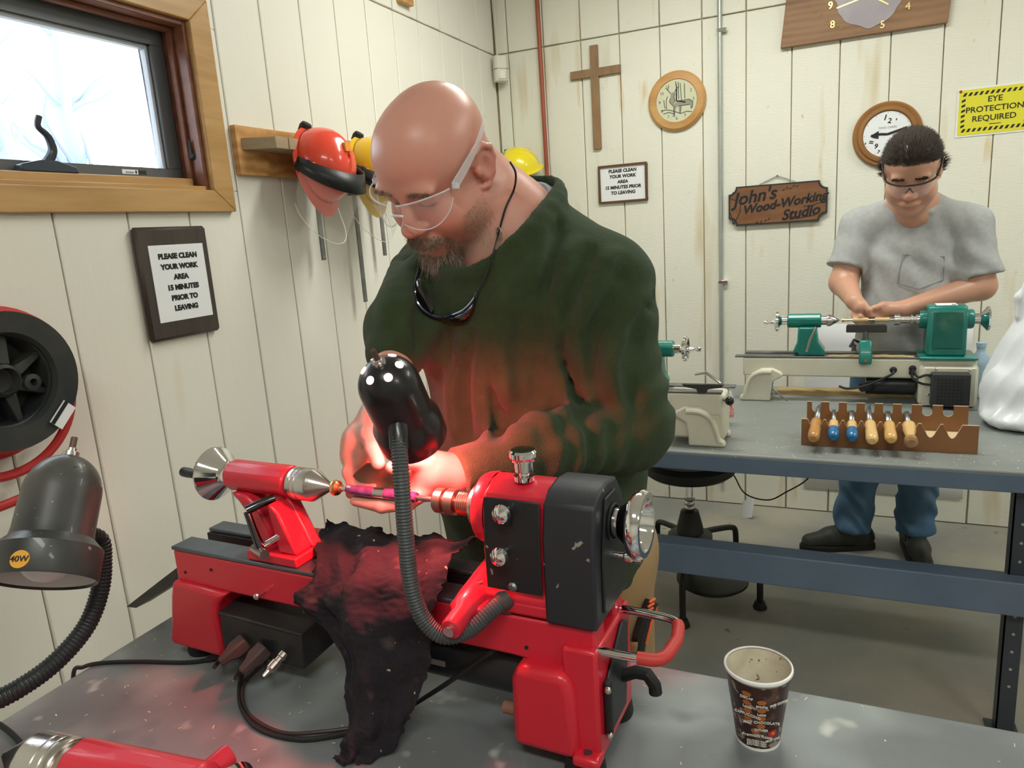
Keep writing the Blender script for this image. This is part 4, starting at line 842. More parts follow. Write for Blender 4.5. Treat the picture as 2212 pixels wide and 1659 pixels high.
glow_m = mat('bulb_glow', (1, .5, .4), .5, emit=(1.0, .20, .18), estr=14.)
bq = ltop+lax*.082
MB().sph(bq, .026, 20).build('bulb', glow_m, sh); MB().cyl(ltop+lax*.012, bq-lax*.018, .016, n=18).build('bulb_socket', mat('brass_socket', (.6, .35, .2), .35, 1.), sh)
e1 = lax.orthogonal().normalized(); g1 = lax.cross(e1); hole_m = mat('vent_glow', (1, .8, .7), .5, emit=(1.0, .50, .46), estr=2.2)
for k in range(6):
    a = 2*PI*k/6+.5; q = .62; n_ = (-lax*math.cos(q)+(e1*math.cos(a)+g1*math.sin(a))*math.sin(q)).normalized(); c_ = ltop+lax*(R*(1-math.cos(q)))+(e1*math.cos(a)+g1*math.sin(a))*R*math.sin(q)
    MB().rev([(0, .0006), (.0056, .0006), (.0056, -.001)], c_, n_, 16).build('vent_hole', hole_m, sh)
side = (Vector((.5815, -.042, .470))-ltop); jn = ltop+lax*(.078)
MB().tube([Vector((.5735, -.035, .440)), Vector((.5690, -.026, .464)), Vector((.5610, -.010, .482))], [.0125, .0135, .0130], 14).build('neck_socket', lampblk, T)
gooseneck('gooseneck', GL, .0112, gray_neck, T)
MB().rev([(.0115, -.004), (.0135, -.004), (.0135, .006), (.0105, .012)], GL[0], (-.5, -.75, -.35), 16).build('neck_collar', mat('dusty_plug', (.060, .045, .042), .6), T)
lw = T.matrix_basis
wl_ = bpy.data.lights.new('lathe_lamp_light', 'SPOT'); wl_.energy = 13; wl_.color = (1.0, .10, .10); wl_.spot_size = math.radians(165); wl_.spot_blend = .5; wl_.shadow_soft_size = .022
wo = bpy.data.objects.new('lathe_lamp_light', wl_); COL.objects.link(wo); wo.parent = T; wo.location = ltop+lax*.134; wo.rotation_euler = (-lax).to_track_quat('Z', 'Y').to_euler()
# cords on the bench (world frame)
def cord(name, label, pts, r, m=None, cat='cord'):
    P = spline(pts, 10); t = thing(name, label, cat, tuple(P[0])); MB().tube([p-P[0] for p in P], r, 8).build('wire', m or rubber, t); return t
z0 = HB+.004
cord('power_cord', 'black power cord running from the lathe box off the bench edge by the wall', [loc(.183, -.058, .049), hz(478, 1417, z0+.016), hz(450, 1425, z0+.003), hz(400, 1431, z0), hz(300, 1429, z0), hz(220, 1432, z0), hz(180, 1441, z0), np.array([BX0-.006, -3.105, HB-.003]), np.array([BX0-.014, -3.115, HB-.12]), np.array([BX0-.03, -3.14, .30]), np.array([BX0-.035, -3.15, .08]), np.array([BX0-.045, -3.16, .022]), np.array([BX0-.08, -3.18, .0045]), np.array([BX0-.2, -3.25, .0045])], .0036)
cord('power_cord', 'black power cord looping from the middle plug to beneath the rag', [loc(.231, -.060, .042), hz(528, 1435, z0+.012), hz(518, 1480, z0), hz(523, 1530, z0), hz(560, 1575, z0), hz(640, 1597, z0), hz(720, 1590, z0), hz(790, 1572, z0)], .0040)
cord('sensor_lead', 'thin brown lead from the round connector joining the looped cord', [loc(.281, -.050, .048), hz(578, 1428, z0+.012), hz(535, 1465, z0), hz(524, 1500, z0+.002), hz(540, 1545, z0), hz(610, 1582, z0), hz(700, 1580, z0+.002), hz(795, 1567, z0)], .0028, mat('brown_lead', (.05, .03, .026), .5), 'cable')
cord('speed_lead', 'black lead running under the lathe bed towards the motor', [hz(815, 1570, z0+.001), hz(845, 1552, z0+.001), hz(885, 1527, z0+.007)]+[lvp(*q) for q in ((960, 1480, .0), (1020, 1437, .002), (1060, 1410, .006), (1076, 1398, .012))], .0035, None, 'cable')
MB().rev([(.006, -.003), (.0075, -.003), (.0075, .003), (.006, .003)], (0, 0, 0), (1, -.5, .1), 12)
# flat steel bracket sticking out behind the lathe, towards the wall
p0 = np.array(hx(300, 1304, .36)); p1 = np.array(loc(.0535, .097, .172)); d_ = nrm(p1-p0); s_ = nrm(np.cross(d_, (0, 0, 1)))*.001; u_ = np.array([0, 0, 1.])
t = thing('steel_bracket', 'dark flat steel bar sticking out behind the red lathe toward the wall', 'bracket', tuple(p0))
mb = MB(); v = []
for q, hgt in ((0, .013), (.5, .022), (1.0, .028)):
    c_ = d_*np.linalg.norm(p1-p0)*q
    for s1 in (-1, 1):
        for s2 in (-1, 1): v.append(c_+nrm(s_)*s1*.018+u_*s2*hgt*.5+nrm(s_)*s2*.01)
f = [(0, 1, 3, 2), (8, 10, 11, 9)]+[(4*i+a, 4*i+4+a, 4*i+4+b, 4*i+b) for i in range(2) for a, b in ((0, 1), (1, 3), (3, 2), (2, 0))]
mb.add(v, f, False).build('bar', mat('bracket_steel', (.10, .095, .09), .45, .8, var=(.05, .045, .04), vs=12), t, bevel=.002)
# ------------------------------------------------------------------ the rag over the bed: a draped sheet
def rag():
    # (u, v, z) control rows from the far flap over the bed, down the front face, out on the bench
    ctl = [[(.300, .118, .250), (.36, .13, .236), (.43, .13, .232), (.50, .135, .236), (.58, .13, .240)],
           [(.315, .07, .236), (.37, .08, .228), (.44, .08, .240), (.51, .085, .246), (.60, .08, .262)],
           [(.345, .03, .226), (.40, .03, .234), (.46, .03, .244), (.54, .03, .246), (.605, .02, .270)],
           [(.375, -.012, .214), (.42, -.012, .222), (.47, -.020, .232), (.55, -.020, .238), (.606, -.018, .246)],
           [(.352, -.036, .196), (.405, -.030, .186), (.46, -.050, .200), (.55, -.042, .205), (.598, -.030, .206)],
           [(.372, -.034, .160), (.425, -.026, .150), (.47, -.056, .160), (.545, -.050, .160), (.590, -.030, .165)],
           [(.415, -.024, .140), (.445, -.034, .105), (.478, -.066, .115), (.535, -.055, .110), (.576, -.028, .115)],
           [(.452, -.030, .090), (.462, -.056, .066), (.484, -.080, .072), (.528, -.064, .062), (.558, -.040, .070)],
           [(.462, -.060, .030), (.470, -.078, .030), (.490, -.092, .036), (.520, -.080, .026), (.544, -.050, .030)],
           [(.470, -.092, .004), (.480, -.100, .008), (.496, -.110, .014), (.515, -.090, .008), (.530, -.062, .006)],
           [(.462, -.108, .002), (.476, -.114, .003), (.488, -.116, .006), (.500, -.100, .004), (.515, -.076, .003)]]
    A = np.array(ctl); nu, nv = 12, 14
    rows = [np.array(spline(list(A[:, j]), nu)) for j in range(A.shape[1])]; B = np.stack(rows, 1); G_ = np.stack([np.array(spline(list(B[i]), nv)) for i in range(B.shape[0])], 0)
    n0, n1 = G_.shape[:2]; I, J = np.meshgrid(np.arange(n0), np.arange(n1), indexing='ij'); s = I/n0; q = J/n1
    du = np.gradient(G_, axis=0); dv = np.gradient(G_, axis=1); N = np.cross(dv, du); N /= np.linalg.norm(N, axis=2)[..., None]+1e-9
    h = .007*np.sin(q*16+s*5+2*np.sin(s*7))*(.4+.6*s)+.004*np.sin(q*31-s*12)+.003*np.sin(s*40+q*9)+.0025*rng.normal(0, 1, (n0, n1))*.4
    G_ = G_+N*h[..., None]; G_[..., 2] = np.maximum(G_[..., 2], .002)
    ed = np.minimum.reduce([I, n0-1-I, J, n1-1-J]); G_[ed == 0] += rng.normal(0, .0025, (int((ed == 0).sum()), 3)); G_[..., 2] = np.maximum(G_[..., 2], .002)
    idx = np.arange(n0*n1).reshape(n0, n1); Q = np.stack([idx[:-1, :-1], idx[1:, :-1], idx[1:, 1:], idx[:-1, 1:]], -1).reshape(-1, 4)
    m = mat('rag_cloth', (.012, .010, .016), .95, var=(.022, .017, .022), vs=14, bump=.4, bs=700, spots=[((.10, .075, .07), 22., (.62, .82)), ((.60, .42, .32), 60., (.735, .76))])
    o = vmesh('shop_rag', G_.reshape(-1, 3), Q, m); o.location = LO; o.rotation_euler = (0, 0, LA)
    s_ = o.modifiers.new('thick', 'SOLIDIFY'); s_.thickness = .0022; ss_ = o.modifiers.new('sub', 'SUBSURF'); ss_.levels = 1; ss_.render_levels = 1
    return tag(o, 'dusty dark purple rag draped over the lathe bed down onto the bench', 'rag')
rag()
# ------------------------------------------------------------------ near lamp (unlit) and the second red lathe at the frame's corner
q0 = hz(98, 1652, 1.095); A2 = math.radians(0)
T2 = thing('wood_lathe', 'second red wood lathe facing the other way, its steel live centre showing', 'lathe', (q0[0], q0[1], HB), 0)
d2_ = hz(330, 1704, 1.095)-q0; T2.rotation_euler = (0, 0, math.atan2(d2_[1], d2_[0])); ZC2 = 1.095-HB
MB().rev([(r_, .079-t_) for r_, t_ in lc][::-1], (-.05, 0, ZC2), ax, 36).build('live_center', steel, T2)
MB().rev([(0, 0), (.0235, 0), (.0235, .02), (0, .02)], (.028, 0, ZC2), ax, 28).build('quill', mat('worn_steel', (.45, .36, .30), .3, 1.), T2)
MB().prism([(.029*math.cos(q+PI/8), ZC2+.002+.027*math.sin(q+PI/8)) for q in np.linspace(0, 2*PI, 9)[:-1]], .036, .17, 'x').build('tailstock_barrel', red, T2, bevel=.006, seg=3)
MB().prism([(.05, .2), (.14, .2), (.12, .27), (.06, .27)], -.014, .014, 'y').build('tailstock_web', red, T2, bevel=.004)
MB().box((.03, -.055, .185), (.16, .055, .205)).build('tailstock_base', red, T2, bevel=.004)
MB().rev([(0, 0), (.009, 0), (.010, .004), (.010, .038), (0, .042)], (.128, .030, ZC2-.020), (.3, 1, .10), 16).build('clamp_boss', red, T2)
MB().box((-.30, -.056, .13), (.36, -.018, .186)).box((-.30, .018, .13), (.36, .056, .186)).build('bed', red, T2, bevel=.004)
for x in (-.26, .30): MB().box((x, -.07, .026), (x+.1, .07, .15)).build('leg', red2, T2, bevel=.01)
for x in (-.24, .37):
    for y in (-.05, .05): MB().rev([(0, 0), (.02, 0), (.02, .028), (0, .028)], (x, y, 0), n=16).build('rubber_foot', rubber, T2)
MB().rev([(0, .0), (.018, .0), (.030, .02), (.032, .025), (.028, .03), (0, .025)], (.172, 0, ZC2), ax, 32).build('handwheel', chrome, T2)
MB().box((-.30, -.056, .186), (-.16, .056, .34)).build('headstock', cover_m, T2, bevel=.01)
# lamp: shade over the bench, stem from that lathe's headstock
dt = .84; ptop = at(152, 985, dt); pbot = at(92, 1256, dt-.062); axl = nrm(pbot-ptop); Ln = np.linalg.norm(pbot-ptop)
R2 = .0405; dusty = mat('dusty_lamp', (.028, .029, .031), .38, var=(.075, .072, .066), vs=9, spots=[((.30, .28, .25), 130., (.71, .74)), ((.010, .010, .011), 30., (.66, .72), (2.5, 1, 1))], coat=.1)
TL = thing('gooseneck_lamp', 'dusty grey unlit gooseneck lamp with round orange wattage sticker', 'lamp', tuple(ptop))
sh2 = lamp_head(TL, (0, 0, 0), axl, R2, Ln, dusty, flare=1.32, dome=1.15)
MB().sph(axl*Ln*.80, .030, 22, sc=(1, 1, 1)).build('bulb', mat('frosted_bulb', (.82, .83, .90), .25, spec=.6), sh2); MB().cyl(axl*Ln*.2, axl*Ln*.6, .016, n=18).build('bulb_socket', MATS['brass_socket'], sh2)
sp = at(42, 1211, dt-.10)-ptop; tl = np.dot(sp, axl); c_ = axl*tl; rd = nrm(-ray(42, 1211)+0*axl); side_ = nrm((sp-c_)); 
sidev = nrm((-ray(42, 1211))-axl*np.dot(-ray(42, 1211), axl)); lat_ = np.cross(axl, sidev); off = np.dot(sp-c_, lat_); RR = R2*1.32*1.012; dirn = nrm(sidev*math.sqrt(max(1-(off/RR)**2, .05))+lat_*off/RR)
MB().rev([(0, .0008), (.0092, .0008), (.0092, -.0015)], Vector(c_+dirn*RR), Vector(dirn), 28).build('wattage_sticker', mat('sticker_orange', (.70, .33, .03), .5), sh2)
o = text('lettering', '40W', .0085, tuple(c_+dirn*(RR+.0012)), sh2, ink, .0001); up_ = Vector(-axl); zz = Vector(dirn); xx = up_.cross(zz).normalized(); yy = zz.cross(xx); o.rotation_euler = Matrix((xx, yy, zz)).transposed().to_euler()
g0 = axl*Ln*.60+ (at(205, 1150, dt+.03)-ptop)*0; n0 = at(196, 1165, dt+.035)-ptop
pts = [axl*Ln*.58, n0*.55+axl*Ln*.58*.45, at(214, 1165, dt+.03)-ptop, at(222, 1215, dt+.03)-ptop, at(215, 1280, dt+.02)-ptop, at(185, 1355, dt)-ptop, at(120, 1430, dt-.03)-ptop, at(40, 1488, dt-.06)-ptop, at(-45, 1530, dt-.085)-ptop]
a2 = T2.rotation_euler[2]; vdir = np.array([-math.sin(a2), math.cos(a2), 0.]); end = np.array(T2.location)+np.array([math.cos(a2), math.sin(a2), 0.])*-.196+vdir*.0555+np.array([0, 0, .248])-ptop; pts.append(end)   # screwed to the side of that lathe's headstock
gooseneck('gooseneck', pts[1:], .0108, mat('gooseneck_dark', (.020, .021, .024), .4), TL)
MB().rev([(0, -.001), (.020, -.001), (.021, .004), (.015, .010), (0, .011)], Vector(end), Vector(vdir), n=28).build('base', dusty, TL)
cord('lamp_cord', 'black cord lying by the second lathe at the bench corner', [np.array([BX0-.12, -3.33, .006]), np.array([BX0-.03, -3.28, .20]), np.array([BX0-.012, -3.25, HB-.08]), np.array([BX0-.004, -3.245, HB-.001]), hz(0, 1566, z0), hz(40, 1600, z0), hz(58, 1640, z0), hz(60, 1700, z0)], .0042)
# ------------------------------------------------------------------ people
skin_m = mat('skin', (.6, .35, .27), .36, attr=True, sss=.12, bump=.06, bs=260, spec=.45, var=None)
def pal(V, base): return np.tile(np.array(base), (len(V), 1))
def lerp_c(col, w, c): return col+(np.array(c)-col)*np.clip(w, 0, 1)[:, None]
class HeadFrame:
    def __init__(s, c, l, f, u, sc):
        f = nrm(f); u = np.array(u, float); u = nrm(u-f*np.dot(u, f)); l = np.cross(u, f)*1.0
        if np.dot(l, np.array(l)) and np.dot(l, np.array(s_l := nrm(l))) < 0: l = -l
        s.c = np.array(c, float); s.f = f; s.u = u; s.l = nrm(np.cross(f, u))*-1 if np.dot(np.cross(f, u), np.array(l)) < 0 else nrm(np.cross(f, u)); s.s = sc; s.R = np.stack([s.l, s.f, s.u], 1)
    def p(s, x, y, z): return s.c+s.s*(x*s.l+y*s.f+z*s.u)
    def loc(s, V): return ((V-s.c)@s.R)/s.s
def head(F, h, heavy=1.0, ears=True):
    S = h.s; E = lambda c, r, k=.02, sub=False, R=None: F.ell(h.p(*c), np.array(r)*S, k*S, sub, h.R if R is None else h.R@R); Cp = lambda a, b, r0, r1, k=.012, sub=False: F.cap(h.p(*a), h.p(*b), r0*S, r1*S, k*S, sub)
    E((0, -.012, .045), (.078, .102, .086), .01); E((0, .028, .050), (.067, .064, .064), .03)
    E((0, .026, -.040), (.063*heavy, .062, .078), .03); E((0, .002, -.060), (.068*heavy, .066, .050), .04); E((0, .072, -.098), (.028, .022, .022), .03)
    for s in (-1, 1):
        E((s*.037, .056, -.036), (.030, .030, .028), .025); E((s*.030, .086, .030), (.026, .010, .009), .018)
    Cp((0, .090, .020), (0, .108, -.022), .0075, .0115, .014); E((0, .1125, -.029), (.0150, .0125, .0115), .010)
    for s in (-1, 1): E((s*.0135, .1005, -.033), (.0095, .011, .0085), .008)
    for s in (-1, 1): E((s*.0315, .100, .009), (.017, .0145, .0115), .012, True)
    for s in (-1, 1): E((s*.0315, .0745, .008), (.0155, .0145, .0130), .004); E((s*.0315, .0770, .013), (.0165, .013, .0085), .004)
    for s in (-1, 1): E((s*.0065, .106, -.0405), (.0035, .004, .003), .003, True)
    E((0, .0915, -.062), (.030, .016, .012), .012); E((0, .0975, -.0655), (.022, .007, .0052), .006); E((0, .0945, -.0775), (.0195, .0085, .0065), .006)
    Cp((-.022, .1010, -.0715), (.022, .1010, -.0715), .0022, .0022, .004, True)
    if ears:
        for s in (-1, 1):
            Rr = np.array(Matrix.Rotation(s*.35, 3, 'Z')@Matrix.Rotation(-.2, 3, 'X'))
            E((s*.081, -.016, .004), (.0085, .0195, .032), .006, False, Rr)
            pts = [(s*.076, .004, .018), (s*.083, -.004, .034), (s*.088, -.020, .038), (s*.091, -.033, .026), (s*.090, -.035, .008), (s*.085, -.026, -.014), (s*.080, -.012, -.030), (s*.076, -.002, -.028)]
            for a, b in zip(pts[:-1], pts[1:]): Cp(a, b, .0046, .0046, .004)
            E((s*.092, -.012, .004), (.009, .011, .018), .006, True); E((s*.081, .001, .002), (.005, .005, .008), .005)
def hair_roots(V, Q, mask, n):
    tri = Q[mask[Q].all(1)]
    if not len(tri): return np.zeros((0, 3)), np.zeros((0, 3))
    a, b, c = V[tri[:, 0]], V[tri[:, 1]], V[tri[:, 2]]; ar = np.linalg.norm(np.cross(b-a, c-a), axis=1); pick = rng.choice(len(tri), n, p=ar/ar.sum()); r1 = rng.random((n, 1)); r2 = rng.random((n, 1)); d = V[tri[:, 3]]
    P = (a[pick]*(1-r1)+b[pick]*r1)*(1-r2)+(d[pick]*(1-r1)+c[pick]*r1)*r2; N = np.cross((b-a)[pick], (d-a)[pick]); N /= np.linalg.norm(N, axis=1)[:, None]+1e-9; return P, N
def march(F, px, py, t0=.7, t1=2.2, off=0.):
    """first point of field F seen at a pixel"""
    d = ray(px, py)
    for t in np.arange(t0, t1, .003):
        p = CAM+d*t; i = [int(np.searchsorted(F.ax[q], p[q])) for q in range(3)]
        if all(0 < i[q] < len(F.ax[q]) for q in range(3)) and F.F[tuple(i)] < off: return p
    return CAM+d*1.2
def axis(*segs):
    """segs (a, b, step) joined to one increasing list"""
    o = []
    for a, b, st in segs: n = max(1, int(round((b-a)/st))); o += list(a+(b-a)*np.arange(n)/n)
    return np.array(o+[segs[-1][1]])
Y_ = lambda px, py, y: hy(px, py, y)
# ---- the bald man
Hm = HeadFrame((1.075, -2.680, 1.633), (.982, -.137, -.133), (-.19, -.76, -.621), (.016, -.635, .773), 1.06)
NB = np.array([1.140, -2.545, 1.535]); LSH = np.array([1.318, -2.560, 1.415]); RSH = np.array([.945, -2.480, 1.435])
LEL = np.array([1.380, -2.605, 1.175]); LWR = Y_(985, 1025, -2.885); REL = Y_(872, 712, -2.70); RWR = Y_(818, 905, -2.885)
FB = Field(axis((.80, .965, .012), (.965, 1.235, .0026), (1.235, 1.46, .012)), axis((-3.0, -2.60, .0026), (-2.60, -2.28, .01)), axis((0., 1.06, .016), (1.06, 1.27, .0026), (1.27, 1.45, .01), (1.45, 1.80, .0026)))
head(FB, Hm, 1.06)
FB.cap(Hm.p(0, -.028, -.045), NB, .064, .076, .03); FB.cap(Hm.p(0, .0, -.10), NB+np.array([-.02, -.05, -.04]), .045, .06, .03); FB.cap(Hm.p(0, -.07, -.03), NB+np.array([.02, .05, .0]), .05, .065, .04)
FB.ell((1.14, -2.52, 1.30), (.19, .13, .22), .06); FB.ell((1.165, -2.53, 1.05), (.19, .15, .20), .06); FB.cap(NB, LSH, .06, .07, .05); FB.cap(NB, RSH, .06, .07, .05)
FB.cap(LSH, LEL, .062, .045, .03); FB.cap(LEL, LWR, .045, .031, .02); FB.cap(RSH, REL, .062, .045, .03); FB.cap(REL, RWR, .042, .029, .02)
HIP = np.array([1.175, -2.50, .88])
for s in (-1, 1): FB.cap(HIP+np.array([s*.09, 0, 0]), (1.175+s*.11, -2.47, .48), .085, .06, .04); FB.cap((1.175+s*.11, -2.47, .48), (1.175+s*.12, -2.43, .09), .06, .04, .03)
fing = .006
def finger(F, pts, rs, k=.005): F.chain([Y_(*p) for p in pts], rs, k)
# left hand (held towards the headstock side)
LP = Y_(935, 1020, -2.910)
FB.cap(LWR, LP, .030, .030, .015, flat=((.2, .5, -.6), 1.25)); FB.cap(LP, Y_(915, 1048, -2.914), .030, .026, .014); FB.cap(LWR, Y_(918, 1002, -2.924), .026, .020, .012)
finger(FB, [(922, 998, -2.926), (880, 994, -2.952), (846, 1010, -2.968)], [.0165, .0120, .0098])
finger(FB, [(925, 1057, -2.926), (880, 1088, -2.954), (825, 1094, -2.962), (768, 1082, -2.955)], [.0135, .0112, .0100, .0085])
finger(FB, [(920, 1052, -2.918), (868, 1072, -2.942), (812, 1074, -2.945), (758, 1066, -2.938)], [.0130, .0112, .0100, .0085])
finger(FB, [(912, 1046, -2.905), (862, 1052, -2.925), (815, 1052, -2.930), (775, 1050, -2.925)], [.0125, .0108, .0095, .0082])
finger(FB, [(905, 1036, -2.895), (868, 1032, -2.910), (838, 1030, -2.915)], [.0115, .0095, .0080])
# right hand (behind the lamp, holding the sandpaper)
RP = Y_(785, 958, -2.905)
FB.cap(RWR, RP, .030, .033, .015); FB.cap(RP, Y_(772, 985, -2.915), .033, .027, .014); FB.cap(RWR, Y_(800, 940, -2.925), .024, .018, .012)
finger(FB, [(800, 938, -2.925), (806, 968, -2.948), (817, 1000, -2.962)], [.0165, .0125, .0105])
finger(FB, [(768, 980, -2.925), (755, 1020, -2.938), (765, 1052, -2.942), (800, 1060, -2.944)], [.0130, .0112, .0100, .0088])
finger(FB, [(775, 985, -2.912), (762, 1035, -2.925), (785, 1055, -2.930), (815, 1050, -2.934)], [.0130, .0112, .0100, .0085])
finger(FB, [(785, 985, -2.900), (785, 1030, -2.912), (805, 1048, -2.920)], [.0125, .0105, .0090])
finger(FB, [(795, 980, -2.892), (805, 1015, -2.902), (820, 1030, -2.910)], [.0110, .0092, .0080])
V, Q = FB.mesh(2)
L = Hm.loc(V); col = pal(V, (.62, .30, .235)); ish = (V[:, 2] > 1.46)
def g3(c, r): return np.exp(-(((L-np.array(c))/np.array(r))**2).sum(1))*ish
for s in (-1, 1): col = lerp_c(col, .5*g3((s*.04, .07, -.03), (.03, .04, .025)), (.66, .26, .20)); col = lerp_c(col, .55*g3((s*.085, -.015, .004), (.02, .03, .04)), (.66, .25, .19))
col = lerp_c(col, .6*g3((0, .112, -.03), (.02, .02, .018)), (.66, .24, .19)); col = lerp_c(col, .8*g3((0, .098, -.0785), (.021, .014, .0065)), (.52, .19, .17))
beardm = ish & (L[:, 1] > .015) & (L[:, 2] < -.045) & (L[:, 2] > -.125)
wb_ = np.clip((L[:, 1]-.012)/.02, 0, 1)*np.clip((-.030-L[:, 2])/.03, 0, 1)*np.clip((L[:, 2]+.128)/.012, 0, 1)*ish; wb_ = wb_*(1-.95*g3((0, .098, -.075), (.020, .02, .0085)))
col = lerp_c(col, .45*wb_, (.30, .20, .15))
for s in (-1, 1): col = lerp_c(col, .85*np.exp(-((L[:, 0]-s*.0315)/.015)**6-((L[:, 2]-.0015-.10*(L[:, 0]-s*.0315)**2/.015)/.0022)**2)*(L[:, 1] > .078)*ish, (.10, .05, .04))
man = thing('person', 'bald bearded man in dark green fleece bending over the red lathe', 'person', (1.17, -2.47, 0))
base = np.array([1.17, -2.47, 0.])
body = vmesh('body', V-base, Q, skin_m, man, col)
# beard, moustache, brows
bm1 = mat('beard_hair', (.20, .115, .065), .6, var=(.42, .33, .25), vs=160, vdet=1)
bm2 = mat('goatee_hair', (.26, .17, .11), .6, var=(.55, .47, .40), vs=160, vdet=1)
ok = lambda m: m & ish
def tuft(name, mask, n, L0, d_loc, r=.00035, jit=.28, bw=.5, m=bm1, mult=None):
    P, N = hair_roots(V, Q, mask, n)
    if not len(P): return
    d = N*.6+(Hm.R@np.array(d_loc)); lens = L0*(.6+.6*rng.random(len(P))); strands(name, P-base-N*.001, d, lens, r, m, man, bend=(0, 0, -1), bw=bw, jit=jit)
x_, y_, z_ = L.T
tuft('moustache', ok((abs(x_) < .036) & (y_ > .070) & (z_ < -.049) & (z_ > -.0685) & (abs(x_)*.25+z_ < -.044)), 1300, .0135, (0, .75, -.9), bw=.35)
tuft('goatee', ok((abs(x_) < .036) & (y_ > .055) & (z_ < -.092)), 1500, .036, (0, .25, -1.0), bw=.7, jit=.30, m=bm2)
for s in (-1, 1): tuft('jaw_beard', ok((x_*s > .026) & (x_*s < .046) & (y_ > .045) & (z_ < -.062) & (z_ > -.105)), 350, .012, (0, .2, -1.0), bw=.6)
for s in (-1, 1): tuft('stubble', ok((x_*s > .040) & (y_ > .004) & (y_ < .066) & (z_ < -.030) & (z_ > -.112)), 1300, .0055, (0, .2, -1.0), r=.00028, bw=.4)
for s in (-1, 1): tuft('eyebrow', ok((x_*s > .012) & (x_*s < .052) & (y_ > .06) & (abs(z_-.0285-.10*(.03-abs(x_*s-.030))) < .0045)), 420, .009, (s*.9, .15, .25), r=.0003, bw=.1)
# ---- fleece
FS = Field(axis((.74, 1.53, .0062)), axis((-2.98, -2.26, .0062)), axis((.78, 1.69, .0062)))
FS.ell((1.140, -2.535, 1.315), (.205, .162, .215), .02); FS.ell((1.165, -2.545, 1.06), (.222, .192, .225), .08); FS.ell((1.175, -2.515, .88), (.212, .172, .17), .06); FS.ell((1.135, -2.47, 1.44), (.185, .115, .125), .06)
FS.cap(NB+np.array([0, .015, -.015]), LSH, .085, .092, .06); FS.cap(NB+np.array([0, .015, -.015]), RSH, .085, .088, .06); FS.ell((1.12, -2.60, 1.42), (.15, .10, .10), .06)
ELb = LEL+np.array([.0, .0, -.005])
FS.cap(LSH, ELb, .092, .070, .03); FS.cap(ELb, LEL+(LWR-LEL)*.5, .070, .060, .02); FS.cap(LEL+(LWR-LEL)*.5, LEL+(LWR-LEL)*.93, .060, .041, .02); FS.cap(LEL+(LWR-LEL)*.90, LEL+(LWR-LEL)*1.02, .0445, .0445, .006)
FS.cap(RSH, REL, .090, .070, .04); FS.cap(REL, REL+(RWR-REL)*.28, .066, .056, .02)
X, Y, Z = FS.grid((slice(None),)*3); P3 = lambda c: np.sqrt((X-c[0])**2+(Y-c[1])**2+(Z-c[2])**2)
def proj(a, b): d = np.array(b)-np.array(a); Ln = np.linalg.norm(d); d = d/Ln; return ((X-a[0])*d[0]+(Y-a[1])*d[1]+(Z-a[2])*d[2]), Ln, d
# folds: bunched rings on the forearm, drapes from the shoulders, verticals on the belly
s_, Ln, d_ = proj(LEL, LWR); rad = np.sqrt(np.maximum(P3(LEL)**2-s_**2, 0)); msk = np.clip(1-np.abs(s_-.14)/.13, 0, 1)*np.clip(1-(rad-.085)/.03, 0, 1)
FS.F -= (.0048*msk*np.sin(s_*2*PI/.050+5*(Z-1.16)/.1+2.2*np.sin(Y*23+Z*14))).astype(np.float32)
s_, Ln, d_ = proj(LSH, LEL); msk = np.clip(1-np.abs(s_-.20)/.10, 0, 1)*np.clip((X-1.26)/.04, 0, 1)
FS.F -= (.006*msk*np.sin(s_*2*PI/.055+(X-1.3)*30+(Y+2.6)*18)).astype(np.float32)
front = np.clip((-2.50-Y)/.08, 0, 1); ang = np.arctan2(X-1.30, 1.52-Z)
FS.F -= (.0045*front*np.clip((1.50-Z)/.15, 0, 1)*np.clip((Z-1.10)/.15, 0, 1)*np.sin(ang*13+3*np.sin(Z*9))*np.clip((X-.93)/.06, 0, 1)).astype(np.float32)
FS.F -= (.0035*front*np.clip((1.22-Z)/.1, 0, 1)*np.sin(X*44+5*np.sin(Z*6)+Z*7)).astype(np.float32)
# drapes: soft ridges with a valley beside each, laid along the lines where the cloth hangs
for pts, r_, sgn in (([(1175, 470), (1172, 560), (1150, 700), (1128, 860)], .013, 1), ([(1245, 540), (1222, 660), (1205, 760), (1235, 880)], .013, 1), ([(1330, 560), (1290, 650), (1262, 740), (1285, 840)], .014, 1), ([(1395, 640), (1350, 720), (1330, 800), (1350, 870)], .012, 1),
                     ([(868, 560), (852, 630), (850, 700)], .011, 1), ([(905, 560), (888, 650), (880, 740)], .011, 1), ([(1000, 740), (985, 830), (990, 930)], .008, 1), ([(1065, 720), (1052, 830), (1058, 940)], .009, 1), ([(940, 720), (938, 800)], .007, 1), ([(1120, 620), (1098, 740), (1105, 860)], .011, 1)):
    q_ = [march(FS, *p) for p in spline(pts, 4)]; w_ = [march(FS, p[0]+20, p[1]) for p in spline(pts, 4)]; n_ = len(q_)
    for i in range(n_-1):
        e_ = math.sin(PI*(i+.5)/n_)**.5; d_ = ray(*pts[0]); FS.cap(q_[i]+d_*(.010-.004*e_), q_[i+1]+d_*(.010-.004*e_), r_*.9*e_, r_*.9*e_, .036)
        FS.cap(w_[i]-d_*.006, w_[i+1]-d_*.006, r_*.75*e_, r_*.75*e_, .026, True)
# armpit creases
FS.cap((1.255, -2.715, 1.40), (1.275, -2.715, 1.14), .012, .018, .03, True); FS.cap((.975, -2.66, 1.42), (.965, -2.70, 1.26), .010, .014, .03, True)
